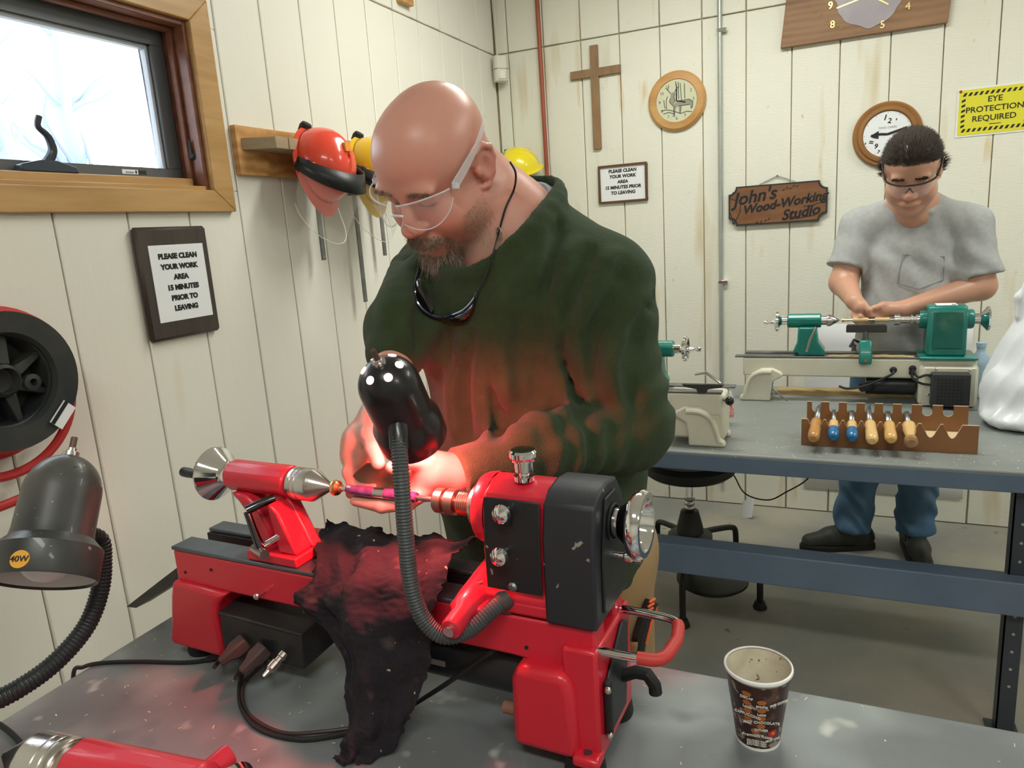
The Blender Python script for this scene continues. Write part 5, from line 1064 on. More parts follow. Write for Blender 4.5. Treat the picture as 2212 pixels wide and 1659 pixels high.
# neck opening and collar
cb = np.array([1.180, -2.475, 1.615]); cf = np.array([1.105, -2.685, 1.468]); cc = (cb+cf)/2; dv = nrm(cf-cb); lt = nrm(np.cross(dv, np.cross((.98, -.14, 0.), dv))); nn = nrm(np.cross(lt, dv)); nn = nn if nn[2] > 0 else -nn; hr = np.linalg.norm(cf-cb)/2
ring = [cc+dv*math.cos(q)*hr*(1.05 if math.cos(q) > .8 else 1)+lt*math.sin(q)*.094-nn*(.006*math.cos(2*q)) for q in np.linspace(0, 2*PI, 25)]
for q in range(24): FS.cap(ring[q], ring[q+1], .0125, .0125, .022)
for k in np.linspace(-.35, .35, 6): FS.cap(cc+dv*hr*k*1.7-nn*.03, cc+dv*hr*k*1.7+nn*.12, .052+.025*(1-abs(k)*2), .06+.02*(1-abs(k)*2), .012, True)
FS.plane((0, 0, .842), (0, .0, -1), .01)
d_ = nrm(LWR-LEL); S = FS.sl(LWR-.12, LWR+.12); Xs, Ys, Zs = FS.grid(S); FS.F[S] = np.maximum(FS.F[S], ((Xs-LWR[0])*d_[0]+(Ys-LWR[1])*d_[1]+(Zs-LWR[2])*d_[2]).astype(np.float32))
Vs, Qs = FS.mesh(2)
fleece = mat('green_fleece', (.030, .048, .021), .95, sheen=.10, bump=.6, bs=380, var=(.037, .057, .026), vs=30, spec=.15)
fl_o = vmesh('fleece', Vs-base, Qs, fleece, man)
tee = [cc-nn*.004+dv*math.cos(q)*hr*.90+lt*math.sin(q)*.080 for q in np.linspace(PI*.55, PI*1.45, 21)]
MB().tube([p-base for p in tee], .009, 8).build('undershirt_collar', mat('tee_grey', (.30, .33, .40), .9), man)
# ---- trousers and boots
FP = Field(axis((.88, 1.48, .012)), axis((-2.75, -2.22, .012)), axis((.02, 1.0, .014)))
FP.ell(HIP, (.208, .165, .14), .02)
for s in (-1, 1): FP.cap(HIP+np.array([s*.10, 0, 0]), (1.175+s*.115, -2.47, .48), .108, .085, .05); FP.cap((1.175+s*.115, -2.47, .48), (1.175+s*.125, -2.43, .07), .085, .075, .03)
Vp, Qp = FP.mesh(2); tan = mat('tan_canvas', (.36, .235, .115), .8, bump=.3, bs=400, var=(.31, .20, .10), vs=9)
vmesh('trousers', Vp-base, Qp, tan, man)
for s in (-1, 1):
    FQ = Field(axis((1.175+s*.125-.08, 1.175+s*.125+.08, .007)), axis((-2.66, -2.30, .007)), axis((-.01, .16, .007)))
    FQ.cap((1.175+s*.125, -2.40, .045), (1.175+s*.13, -2.56, .035), .045, .042, .02); FQ.cap((1.175+s*.125, -2.41, .05), (1.175+s*.125, -2.43, .13), .045, .045, .02); FQ.plane((0, 0, .0), (0, 0, -1)); Vb, Qb = FQ.mesh(1)
    vmesh('boot', Vb-base, Qb, mat('boot_leather', (.035, .025, .018), .6), man)
# ---- clear safety glasses (head frame)
clear = mat('clear_plastic', (.95, .96, 1.0), .06, alpha=.14, spec=.8); cledge = mat('clear_edge', (.80, .84, .92), .12, alpha=.55, spec=.9)
GT = thing('safety_glasses', 'clear wraparound safety glasses worn by the bald man', 'glasses', tuple(Hm.p(0, .11, .01)))
gp = lambda x, y, z: Hm.p(x, y, z)-np.array(GT.location)
for s in (-1, 1):
    v = []; f = []; n, m = 12, 6; top = []; bot = []
    for i in range(n+1):
        q = i/n; a = .06+1.12*q; x = s*(.004+.078*math.sin(a)); y = .040+.084*math.cos(a)
        zt = .030-.004*q+.004*math.sin(PI*q); zb = (-.006-.022*math.sin(PI*min(1, q*1.15))**.8 if q < .87 else -.006+.016*(q-.87)/.13) if True else 0
        zb = .010-.030*math.sin(PI*min(1., .12+q*.88))**.7
        for j in range(m+1): zz_ = zt+(zb-zt)*j/m; v.append(gp(x, y+.004*math.sin(PI*j/m), zz_))
        top.append(v[-m-1]); bot.append(v[-1])
    for i in range(n):
        for j in range(m): f.append((i*(m+1)+j, (i+1)*(m+1)+j, (i+1)*(m+1)+j+1, i*(m+1)+j+1))
    MB().add(v, f).build('lens', clear, GT)
    MB().tube(bot, .0011, 6).build('lens_rim', cledge, GT); MB().tube(top, .0014, 6).build('lens_rim', cledge, GT)
    pts = [(s*.0765, .062, .022), (s*.082, .030, .032), (s*.087, -.010, .044), (s*.085, -.042, .056), (s*.081, -.058, .063)]
    v = []; f = []
    for i, p in enumerate(pts):
        hgt = (.0085, .0075, .0055, .0042, .003)[i]
        for dz, dx in ((hgt, 0), (-hgt, 0), (-hgt, .0022), (hgt, .0022)): v.append(gp(p[0]+s*dx, p[1]+dz*.3, p[2]+dz))
    for i in range(len(pts)-1):
        for k in range(4): f.append((4*i+k, 4*i+(k+1) % 4, 4*i+4+(k+1) % 4, 4*i+4+k))
    f += [(0, 1, 2, 3), (19, 18, 17, 16)]
    MB().add(v, f).build('temple', mat('clear_temple', (.86, .88, .92), .15, alpha=.38, spec=.8), GT, bevel=.0008)
    MB().box(tuple(gp(s*.0790, .060, .022)-.0052), tuple(gp(s*.0790, .060, .022)+.0052)).build('hinge', cledge, GT, bevel=.002)
MB().tube([gp(x, .1225+.002*math.cos(x*200), .008+.004*math.cos(x*120)) for x in np.linspace(-.011, .011, 7)], .0022, 8).build('bridge', cledge, GT)
# ---- dark sunglasses on a cord, hanging on the chest
sp_ = [march(FS, x, y, off=.0)-ray(x, y)*.010 for x, y in ((905, 580), (897, 620), (903, 655), (930, 680), (965, 684), (1000, 672), (1022, 650), (1030, 632))]
ST = thing('sunglasses', 'dark wraparound sunglasses hanging on the fleece by a neck cord', 'sunglasses', tuple(sp_[3])); so = np.array(ST.location)
fr_m = mat('sunglass_frame', (.010, .014, .03), .15, coat=.6)
S2 = spline(sp_, 6); MB().tube([p-so for p in S2], [.0026+.0016*math.sin(PI*i/(len(S2)-1)) for i in range(len(S2))], 10).build('frame', fr_m, ST)
for a, b, dz in ((4, 20, .024), (24, 40, .020)):
    v = []; f = []; seg = S2[a:b]
    for i, p in enumerate(seg):
        e = math.sin(PI*i/(len(seg)-1))**.6
        for j in range(5): v.append(p-so+np.array([-.004*j*e*.0, -.004*math.sin(PI*j/4), (dz if a < 10 else -dz)*e*j/4*(1 if a < 10 else 1)])+ (np.array([.020, .0, 0])*e*j/4 if a < 10 else np.array([0, 0, 0])))
    for i in range(len(seg)-1):
        for j in range(4): f.append((5*i+j, 5*i+5+j, 5*i+6+j, 5*i+j+1))
    MB().add(v, f).build('lens', mat('dark_lens', (.008, .007, .008), .08, coat=.5), ST)
near = lambda x, y, o: min((march(FS, x, y), march(FB, x, y)), key=lambda p: np.dot(p-CAM, CF))-ray(x, y)*o
cordp = [near(*q, .009) for q in ((1030, 632), (1052, 590), (1066, 545), (1078, 500), (1092, 450), (1110, 410), (1114, 375), (1102, 350))]
MB().tube([p-so for p in spline(cordp, 6)], .0018, 6).build('neck_cord', rubber, ST)
MB().tube([p-so for p in spline([march(FS, *q)-ray(*q)*.005 for q in ((905, 580), (915, 560), (925, 545))], 4)], .0022, 6).build('neck_cord', rubber, ST)
q = near(1078, 503, .010); MB().tube([q-so+np.array([.004*math.cos(a), 0, .010*math.sin(a)]) for a in np.linspace(0, 2*PI, 13)[:-1]], .0011, 6, closed=True).build('cord_clip', steel, ST)
# ---- sandpaper
SP = thing('sandpaper', 'folded piece of brown sandpaper held around the purple pen blank', 'sandpaper', tuple(Y_(810, 1030, -2.95))); so = np.array(SP.location)
ct = [[(792, 1000, -2.952), (815, 1000, -2.946), (845, 1004, -2.950), (874, 1010, -2.958)], [(768, 1020, -2.946), (800, 1022, -2.940), (838, 1025, -2.944), (866, 1030, -2.952)], [(756, 1040, -2.944), (790, 1044, -2.940), (830, 1046, -2.940), (850, 1050, -2.948)], [(752, 1052, -2.950), (785, 1058, -2.946), (815, 1060, -2.946), (835, 1062, -2.952)]]
rows = [spline([Y_(*c) for c in r_], 6) for r_ in ct]; G_ = np.array([spline([rows[i][j] for i in range(4)], 6) for j in range(len(rows[0]))]); n0, n1 = G_.shape[:2]; idx = np.arange(n0*n1).reshape(n0, n1)
o = vmesh('sheet', G_.reshape(-1, 3)-so, np.stack([idx[:-1, :-1], idx[1:, :-1], idx[1:, 1:], idx[:-1, 1:]], -1).reshape(-1, 4), mat('sandpaper_brown', (.17, .10, .06), .75, bump=.3, bs=900), SP); s_ = o.modifiers.new('thick', 'SOLIDIFY'); s_.thickness = .001
# ---- multitool clipped at the belt
p = Y_(1405, 1345, -2.50); KT = thing('utility_knife', 'black and orange folding tool clipped at the tan trouser pocket', 'tool', tuple(p)); 
MB().tube(spline([Y_(1376, 1412, -2.556)-p, Y_(1386, 1362, -2.552)-p, Y_(1402, 1315, -2.538)-p, Y_(1408, 1299, -2.530)-p], 5), .0145, 10).build('handle', black_pl, KT)
for k in range(4): MB().tube([Y_(1394+k*3, 1331-k*10, -2.562)-p, Y_(1409+k*2, 1323-k*10, -2.550)-p], .0026, 6).build('orange_rib', mat('tool_orange', (.80, .13, .03), .45), KT)
MB().tube([Y_(1394, 1390, -2.556)-p, Y_(1406, 1345, -2.550)-p, Y_(1417, 1308, -2.535)-p], .004, 8).build('orange_edge', MATS['tool_orange'], KT)
# the trouser pocket that carries it
pv = []; ni, nj = 6, 6
for i in range(ni+1):
    for j in range(nj+1):
        x = 1356+32*i/ni; y = 1384+50*j/nj+3*math.sin(PI*i/ni); e = math.sin(PI*i/ni)**.4*(1-.6*j/nj); pv.append(march(FP, x, y)-ray(x, y)*(.001+.030*e)-base)
idx = np.arange((ni+1)*(nj+1)).reshape(ni+1, nj+1); o = vmesh('tool_pocket', np.array(pv), np.stack([idx[:-1, :-1], idx[1:, :-1], idx[1:, 1:], idx[:-1, 1:]], -1).reshape(-1, 4), tan, man); s_ = o.modifiers.new('thick', 'SOLIDIFY'); s_.thickness = .0015
# ------------------------------------------------------------------ green lathes on the far bench
green = mat('lathe_green', (.007, .155, .125), .32, coat=.2, var=(.010, .19, .155), vs=20); cream = mat('lathe_cream', (.66, .63, .52), .38, var=(.60, .57, .46), vs=6)
dust_m = mat('sawdust', (.50, .36, .17), .95, bump=.6, bs=400, var=(.38, .27, .13), vs=30)
def green_lathe(label, loc_, rot, head_=True):
    t = thing('wood_lathe', label, 'lathe', loc_, rot); ax = (1, 0, 0); zc = .300; vc = .060; O = lambda u: (u, vc, zc)
    MB().box((.03, 0, .097), (.80, .036, .168)).box((.03, .084, .097), (.80, .12, .168)).box((.05, .03, .11), (.07, .09, .15)).box((.62, .03, .1), (.8, .09, .15)).build('bed', cream, t, bevel=.006)
    for v in (0, .084): MB().box((.0 if v == 0 else .03, v, .168), (.66, v+.036, .174)).build('bed_rail', dsteel, t, bevel=.001)
    claw = [(.018, 0), (.131, 0), (.131, .03), (.138, .075), (.176, .098), (.172, .112), (.140, .128), (.100, .128), (.065, .108), (.045, .07), (.036, .03), (.018, .016)]
    for v in (-.012, .106): MB().prism(claw, v, v+.030, 'y').build('leg', cream, t, bevel=.008, seg=3)
    rib = spline([(.036, .020), (.045, .058), (.062, .095), (.095, .114), (.135, .116)], 5)
    for v in (-.015, .139): MB().tube([(p[0], v, p[1]) for p in rib], [.006+.004*i/20 for i in range(21)], 8).build('leg_rib', cream, t)
    MB().box((.04, .0, .03), (.12, .12, .1)).build('leg_core', cream, t, bevel=.004)
    MB().box((.625, -.016, 0), (.805, .136, .15)).build('leg', cream, t, bevel=.016, seg=3)
    MB().box((.638, -.020, .004), (.797, -.012, .142)).build('leg_plate', cream, t, bevel=.006)
    # headstock
    if head_:
        MB().box((.622, -.018, .166), (.800, .138, .178)).build('headstock_flange', green, t, bevel=.006)
        hs = MB().prism([(.0, .178), (.12, .178), (.112, .33), (.10, .352), (.02, .352), (.008, .33)], .645, .765, 'x').build('headstock', green, t, bevel=.008, seg=3)
        MB().box((.662, -.004, .205), (.752, .012, .335)).build('belt_door', mat('door_green', (.006, .11, .085), .3, coat=.2, var=(.15, .22, .14), vs=11, vthr=(.5, .9)), hs, bevel=.003)
        MB().box((.672, .022, .3522), (.735, .085, .3536)).build('spec_label', paper, hs); MB().box((.718, .03, .3536), (.731, .045, .3541)).build('label_mark', ink, hs)
        MB().rev([(.030, 0), (.032, .01), (.032, .022)], O(.624), ax, 24).rev([(0, 0), (.03, 0)], O(.624), ax, 24).build('bearing_boss', green, t); MB().rev([(.034, 0), (.034, .02), (.03, .026), (0, .026)], O(.763), ax, 24).build('bearing_boss', green, t)
        MB().rev([(0, 0), (.018, 0), (.018, .03), (0, .03)], O(.786), ax, 20).build('wheel_hub', steel, t); MB().rev([(.016, 0), (.02, .004), (.036, .018), (.042, .022), (.042, .028), (.038, .03), (.02, .012), (0, .012)], O(.806), ax, 32).build('handwheel', chrome, t)
        MB().rev([(0, 0), (.02, 0), (.02, .018), (.013, .02), (.013, .05), (.018, .052), (.018, .058), (.013, .06), (.013, .066), (.018, .068), (.018, .082), (0, .084)][::-1], O(.545), ax, 24).build('chuck', steel, t)
        MB().cyl(O(.372), O(.56), .0045, n=12).build('mandrel_rod', steel, t)
        bw = mat('pale_blank', (.62, .45, .22), .5)
        for u0, u1 in ((.410, .461), (.483, .529)): MB().rev([(0, 0), (.0085, 0), (.0085, u1-u0), (0, u1-u0)], O(u0), ax, 16).build('pen_blank', bw, t)
        # control box with louvres
        cb_ = MB().box((.660, -.062, .012), (.775, -.016, .128)).build('control_box', mat('box_charcoal', (.030, .032, .034), .5), t, bevel=.004)
        for i in range(7):
            for j in range(8): MB().box((.676+i*.0115, -.0632, .022+j*.0118), (.6825+i*.0115, -.0618, .0285+j*.0118)).build('vent_slot', ink, cb_)
        for x, z in ((.654, .045), (.654, .11), (.776, .135), (.675, .137)): MB().sph((x, -.02, z), .005, 10).build('box_screw', chrome, cb_)
        for x, z, pts in ((.545, .128, [(.545, -.022, .128), (.535, -.03, .115), (.46, -.03, .075), (.40, -.03, .062), (.37, -.02, .068)]), (.605, .134, [(.605, -.022, .134), (.604, -.03, .105), (.63, -.035, .088), (.662, -.04, .085)]), (.605, .12, [(.607, -.02, .13), (.62, -.035, .11), (.64, -.04, .118), (.665, -.042, .12)])):
            MB().rev([(0, 0), (.011, 0), (.012, .004), (.007, .008), (0, .009)], (x, 0, z), (0, -1, 0), 16).build('cable_gland', rubber, t); MB().tube(spline(pts, 6), .0042, 8).build('lead', rubber, t)
        MB().cyl((.46, .06, .06), (.62, .06, .06), .036, n=24).build('motor', mat('motor_black', (.020, .022, .026), .35), t); MB().cyl((.445, .0, .060), (.48, .03, .060), .016, n=14).build('motor_boss', rubber, t)
        MB().tube([(.14, -.03, .055), (.195, -.04, .01)], .003, 8).build('spare_key', dsteel, t)
    # tailstock
    MB().prism([(vc+.028*math.cos(q+PI/8), zc+.028*math.sin(q+PI/8)) for q in np.linspace(0, 2*PI, 9)[:-1]], .185, .304, 'x').build('tailstock_barrel', green, t, bevel=.005)
    MB().prism([(.214, .174), (.318, .174), (.318, .19), (.296, .225), (.288, .28), (.225, .28), (.222, .22), (.208, .19)], .012, .108, 'y').build('tailstock_foot', green, t, bevel=.006)
    MB().rev([(0, 0), (.006, 0), (.006, .006), (0, .006)], (.222, .011, .182), (0, -1, 0), 12).build('foot_bolt', black_pl, t)
    MB().tube([(.255, .006, .192), (.268, -.004, .24), (.288, -.004, .285)], [.006, .0048, .0048], 10).build('clamp_lever', steel, t)
    MB().rev([(0, 0), (.017, 0), (.017, .018), (.022, .020), (.022, .030), (.003, .06), (0, .062)], O(.304), ax, 24).build('live_center', steel, t); MB().rev([(0, 0), (.008, .002), (.008, .008), (0, .01)], O(.372), ax, 14).build('brass_knob', brass, t)
    MB().rev([(0, .0), (.015, 0), (.015, -.02), (.022, -.026), (.040, -.032), (.041, -.04), (.037, -.044), (.02, -.036), (0, -.034)], O(.186), ax, 32).build('handwheel', chrome, t)
    MB().rev([(0, 0), (.004, 0), (.005, -.012), (.0085, -.016), (.007, -.026), (.004, -.034), (.0085, -.042), (.008, -.05), (0, -.053)], (.1535, vc-.01, zc-.004), ax, 16).build('crank_knob', chrome, t)
    return t
GY = -.96
LG = green_lathe('green and cream wood lathe with black control box, in front of the grey t-shirt', (1.36, GY, HB), 0)
# tool rest of that lathe
MB().prism([(.388, .262), (.520, .262), (.520, .285), (.515, .292), (.392, .292), (.388, .285)], .004, .018, 'y').build('tool_rest', mat('rest_iron', (.035, .033, .032), .5), LG, bevel=.003)
MB().cyl((.452, .012, .21), (.452, .012, .265), .010, n=14).build('rest_post', dsteel, LG)
MB().prism([(-.03, .150), (.10, .172), (.10, .20), (.03, .235), (.0, .235), (-.03, .19)], .432, .474, 'x').build('banjo', green, LG, bevel=.006); MB().cyl((.452, -.034, .166), (.452, -.028, .166), .006, n=12).build('banjo_bolt', brass, LG)
MB().tube([(.43, .02, .225), (.415, .012, .235), (.402, -.0, .21)], .005, 8).build('rest_lever', black_pl, LG)
LB = green_lathe('green and cream lathe by the elbow of the bald man, tailstock and warning labels showing', (1.405+.018, -1.575+.106+.012, HB), PI, True)
# parts of the hidden lathe that show: label, tool rest, ball knob
wl2 = MB().box((.245, .1085, .200), (.282, .1095, .258)).build('warning_label', paper, LB); MB().box((.245, .1095, .222), (.282, .110, .228)).build('label_band', mat('warn_orange', (.75, .2, .03), .5), wl2)
wl3 = MB().box((.19, .1205, .105), (.33, .1215, .150)).build('warning_label', paper, LB); MB().box((.19, .1215, .136), (.33, .122, .142)).build('label_band', MATS['warn_orange'], wl3)
for k in range(3): MB().box((.2, .1215, .112+k*.007), (.25, .122, .115+k*.007)).build('label_print', ink, wl3); MB().box((.262, .1215, .112+k*.007), (.32, .122, .115+k*.007)).build('label_print', ink, wl3)
MB().prism([(.02, .200), (.150, .200), (.142, .190), (.105, .184), (.10, .172), (.075, .172), (.07, .184), (.03, .190)], .116, .13, 'y').build('tool_rest', MATS['rest_iron'], LB, bevel=.002)
MB().sph((.005, .13, .150), .014, 16).build('ball_knob', mat('ball_black', (.01, .01, .01), .15), LB); MB().cyl((.03, .11, .15), (.004, .128, .15), .005, n=10).build('knob_stem', dsteel, LB)
MB().tube([(.03, .13, .205), (.075, .12, .235), (.11, .11, .228)], .005, 8).build('quill_lever', steel, LB)
MB().box((.02, .002, .02), (.20, .118, .168)).build('end_casting', cream, LB, bevel=.01)
# sawdust on that bench and the lathe
def heap(name, label, x0, x1, y0, y1, zb, hgt):
    n, m = 40, 10; V = []; 
    for i in range(n+1):
        for j in range(m+1):
            s, q = i/n, j/m; V.append((x0+(x1-x0)*s, y0+(y1-y0)*q+.004*math.sin(s*31), zb+hgt*math.sin(PI*s)**.5*math.sin(PI*q)**.7*(.5+.5*math.sin(s*17+q*5)**2)*(1 if 0 < i < n and 0 < j < m else 0)))
    idx = np.arange((n+1)*(m+1)).reshape(n+1, m+1); o = vmesh(name, np.array(V), np.stack([idx[:-1, :-1], idx[1:, :-1], idx[1:, 1:], idx[:-1, 1:]], -1).reshape(-1, 4), dust_m); return tag(o, label, 'sawdust', kind='stuff')
heap('sawdust', 'strip of tan sawdust on the far bench beneath the green lathe', 1.50, 1.98, -.86, -.72, HB+.0006, .012); heap('sawdust', 'tan sawdust lying on the cream lathe bed', 1.69, 1.97, GY+.004, GY+.032, HB+.1742, .007)
# ------------------------------------------------------------------ chisel rack and turning tools
RX0, RX1, RYF, RYB = 1.622, 2.085, -1.508, -1.405; Lr = RX1-RX0
t = thing('tool_rack', 'brown hardboard tool rack with notched edges at the far bench front', 'rack', (RX0, RYF, HB)); hb_m = mat('hardboard', (.29, .135, .055), .5, var=(.25, .11, .045), vs=6); edge_m = mat('plywood_edge', (.62, .48, .30), .7)
pit = .0502; cx = [.040+pit*k for k in range(8)]; cx[6] += .004; cx[7] += .008
def zig(hi, lo, wid, rnd):
    o = [(0, hi)]
    for k, c in enumerate(cx):
        w = wid if k < 6 else wid*1.06
        o += [(c-w, hi), (c-w*.35, lo+.006), (c-w*.12, lo), (c+w*.12, lo), (c+w*.35, lo+.006), (c+w, hi)]
    return o+[(Lr, hi)]
top = zig(.082, .042, .0225, 0); MB().prism([(0, 0), (Lr, 0)]+top[::-1], -.006, 0, 'y').build('front_panel', hb_m, t)
MB().prism([(0.0006, .004), (Lr-.0006, .004)]+[(x, z+.0012) for x, z in top[::-1]], -.0052, -.0008, 'y').build('front_edge', edge_m, t)
o = [(.012, .112)]
for c in cx: o += [(c-.0135, .112)]+[(c+.0135*math.cos(q), .092-.0135*math.sin(q)) for q in np.linspace(PI, 0, 8)]+[(c+.0135, .112)]
o += [(Lr-.012, .112)]
dyb = RYB-RYF; MB().prism([(.012, 0), (Lr-.012, 0)]+o[::-1], dyb-.006, dyb, 'y').build('rear_panel', hb_m, t); MB().prism([(.0126, .004), (Lr-.0126, .004)]+[(x, z+.0012) for x, z in o[::-1]], dyb-.0052, dyb-.0008, 'y').build('rear_edge', edge_m, t)
MB().box((.005, 0, 0), (Lr-.005, dyb-.006, .035)).build('base_board', edge_m, t)
hw_ = mat('beech_handle', (.62, .36, .12), .3, coat=.4); hw2 = mat('ash_handle', (.68, .44, .18), .3, coat=.4); dipb = mat('blue_dip', (.01, .13, .32), .3, coat=.3); hwo = mat('oak_handle', (.52, .25, .07), .35, coat=.3, var=(.40, .18, .05), vs=20, vscale=(1, 4, 1))
blade = mat('blade_steel', (.26, .27, .28), .38, 1.)
tools = [(hwo, None, 'skew', 'turning tool with cracked orange-brown handle and broad pointed blade', .078, .0145, -.045, -.13), (hw2, dipb, 'flat', 'turning tool with blue-dipped handle beside the orange-brown handle', .062, .0130, 0, 0), (hw2, dipb, 'gouge', 'turning tool with blue-dipped handle beside the long pale handle', .062, .0130, 0, 0),
         (hw2, None, 'skew', 'turning tool with straight pale handle and bright skewed blade', .075, .0145, .02, -.06), (hw_, None, 'gouge', 'turning tool with short tan handle and shallow gouge blade', .065, .0145, 0, 0), (hw2, None, 'deep', 'turning tool with slim waisted pale handle and knobbed end', .085, .0160, -.01, 0)]
for k, (hm, dip, bl, lab, hl, hr, yaw, r2) in enumerate(tools):
    d_ = nrm((yaw*1.2, -1, -.24)); hr *= 1.18; hl *= 1.15; P0 = np.array([RX0+cx[k], RYF-.003, HB+.042+hr+.004])       # lies in its front notch
    tt = thing('turning_tool', lab, 'turning tool', tuple(P0), 0, 'turning tools in the rack'); z_ = Vector(d_)
    if bl == 'deep': pr_ = [(0, -.034), (.011, -.034), (.018, -.020), (.0190, -.004), (.0165, .016), (.0135, .036), (.0128, .052), (.0150, .060), (.0175, .066), (.0170, .074), (.011, .082), (0, .083)]
    else: pr_ = [(0, -.034), (.009, -.034), (hr*.86, -.026), (hr*.95, -.012), (hr*.86, .002), (hr*.96, .02), (hr*1.0, hl-.026), (hr*.92, hl-.014), (hr*.55, hl-.006), (0, hl-.004)]
    MB().rev(pr_, (0, 0, 0), z_, 20).build('handle', hm, tt)
    if dip: MB().rev([(hr*.97, .016), (hr*1.03, .018), (hr*1.05, hl-.026), (hr*.97, hl-.013), (hr*.6, hl-.005), (0, hl-.003)], (0, 0, 0), z_, 20).build('dipped_end', dip, tt)
    if bl == 'deep': MB().rev([(.0178, .064), (.0186, .070), (.0178, .077), (.0115, .0835), (0, .0845)], (0, 0, 0), z_, 20).build('end_knob', mat('brown_knob', (.33, .17, .07), .2, coat=.6), tt)
    e = Vector((1, 0, 0)); g = z_.cross(e).normalized(); w0 = {'skew': .0078, 'flat': .006, 'gouge': .0085, 'deep': .0095}[bl]; Lb = .140 if bl == 'skew' else .112; mb = MB(); v = []
    n = 9 if bl in ('gouge', 'deep') else 2
    for s_, tp in ((.03, 1), (Lb*.8, 1.), (Lb, 1 if bl in ('gouge', 'deep') else .9)):
        for i in range(n):
            q = -1+2*i/(n-1); cv = (.7 if bl == 'deep' else .35)*w0*(q*q) if n > 2 else 0; sk = (.018*q if bl == 'skew' and s_ == Lb else 0)
            v.append(-z_*(s_+sk)+e*w0*q*tp-g*cv)
    f = [(j*n+i, j*n+i+1, (j+1)*n+i+1, (j+1)*n+i) for j in range(2) for i in range(n-1)]
    bo = MB().add(v, f).build('blade', blade, tt); sd_ = bo.modifiers.new('thick', 'SOLIDIFY'); sd_.thickness = .003
    MB().cyl(-z_*.026, -z_*.036, .0075, n=14).build('ferrule', brass if bl != 'gouge' else steel, tt)
# ------------------------------------------------------------------ plastic bag, bottles
FG = Field(axis((2.06, 2.62, .006)), axis((-1.40, -.86, .006)), axis((HB-.01, 1.30, .006))); bc_ = np.array([2.315, -1.14, HB])
FG.ell(bc_+np.array([0, 0, .11]), (.180, .15, .14), .03); FG.ell(bc_+np.array([.0, 0, .23]), (.130, .10, .14), .06); FG.cap(bc_+np.array([.0, 0, .28]), bc_+np.array([-.055, .0, .40]), .070, .014, .05); FG.cap(bc_+np.array([.05, 0, .27]), bc_+np.array([.09, .0, .40]), .06, .012, .04)
FG.ell(bc_+np.array([-.055, -.05, .03]), (.13, .12, .05), .05)
hl_ = [bc_+np.array(q_) for q_ in ((-.085, -.01, .34), (-.088, -.01, .40), (-.065, -.01, .44), (-.02, -.01, .42), (.02, -.01, .34))]
for a, b in zip(hl_[:-1], hl_[1:]): FG.cap(a, b, .014, .012, .015)
FG.cap(bc_+np.array([-.035, -.20, .365]), bc_+np.array([-.035, .2, .365]), .026, .026, .01, True)
X, Y, Z = FG.grid((slice(None),)*3)
FG.F += (np.clip((HB+.37-Z)/.08, .04, 1)*(.007*np.abs(np.sin(np.arctan2(X-bc_[0]+.02, bc_[2]+.46-Z)*15+2*np.sin(Y*22)+3*np.sin(Z*7)))+.004*np.abs(np.sin(Z*24-X*30+Y*40))+.002*np.sin(X*70+Y*50+Z*20))).astype(np.float32); FG.plane((0, 0, HB+.001), (0, 0, -1))
Vg, Qg = FG.mesh(1); bagm = mat('bag_plastic', (.80, .83, .88), .28, spec=.5, sss=.0, bump=.15, bs=60); bo = vmesh('plastic_bag', Vg-bc_, Qg, bagm); bo.location = bc_; tag(bo, 'white plastic carrier bag standing on the far bench', 'bag')
p = hy(2108, 800, -.80); t = thing('blue_bottle', 'pale blue plastic bottle between the green headstock and white bag', 'bottle', (p[0]+.012, -.80, HB)); bb_ = mat('pale_blue', (.42, .58, .74), .3, alpha=.85)
MB().rev([(0, 0), (.033, 0), (.036, .004), (.036, .12), (.034, .14), (.016, .165), (.014, .17), (.014, .185), (0, .186)], n=28).build('body', bb_, t); MB().rev([(0, .184), (.016, .184), (.016, .2), (0, .202)], n=20).build('cap', bb_, t)
p = hy(1560, 800, -1.32); t = thing('clear_jar', 'clear plastic jar with red and white label behind the near green tailstock', 'jar', (p[0], -1.32, HB))
MB().rev([(0, 0), (.034, 0), (.037, .005), (.037, .10), (.03, .118), (.026, .122), (.026, .135), (0, .136)], n=28).build('body', mat('jar_clear', (.85, .85, .82), .1, alpha=.35), t); MB().rev([(.0375, .03), (.0378, .03), (.0378, .075), (.0375, .075)], n=28).build('label', mat('label_red', (.55, .05, .04), .5, var=(.8, .78, .74), vs=40), t)
p = hy(1492, 792, -1.24); t = thing('metal_pan', 'grey round metal pan behind the near green lathe', 'pan', (p[0], -1.24, HB))
MB().rev([(0, .003), (.07, .003), (.085, .045), (.09, .045), (.092, .043), (.074, 0), (0, 0)], n=36).build('bowl', mat('pan_grey', (.28, .32, .31), .4, .6), t)
# ------------------------------------------------------------------ the man behind the far bench
H2 = HeadFrame((1.945, -.815, 1.630), (1, 0, 0), nrm((-.10, -.86, -.50)), (-.05, -.47, .88), 1.06)
N2 = np.array([1.975, -.68, 1.520]); ls, rs = np.array([2.155, -.665, 1.435]), np.array([1.790, -.650, 1.450])
le, re = hy(2118, 618, -.70), hy(1822, 610, -.71); lw, rw = hy(1948, 668, -.838), hy(1846, 652, -.858)
F2 = Field(axis((1.60, 1.68, .012), (1.68, 2.26, .0042), (2.26, 2.34, .012)), axis((-1.0, -.62, .0038), (-.62, -.2, .012)), axis((0., 1.08, .016), (1.08, 1.79, .0042)))
head(F2, H2, 1.08)
F2.cap(H2.p(0, -.02, -.05), N2, .056, .066, .03); F2.cap(H2.p(0, .0, -.09), N2+np.array([-.01, -.05, -.03]), .045, .055, .03); F2.ell((1.975, -.62, 1.28), (.17, .12, .2), .06); F2.ell((1.98, -.60, 1.05), (.17, .13, .18), .06)
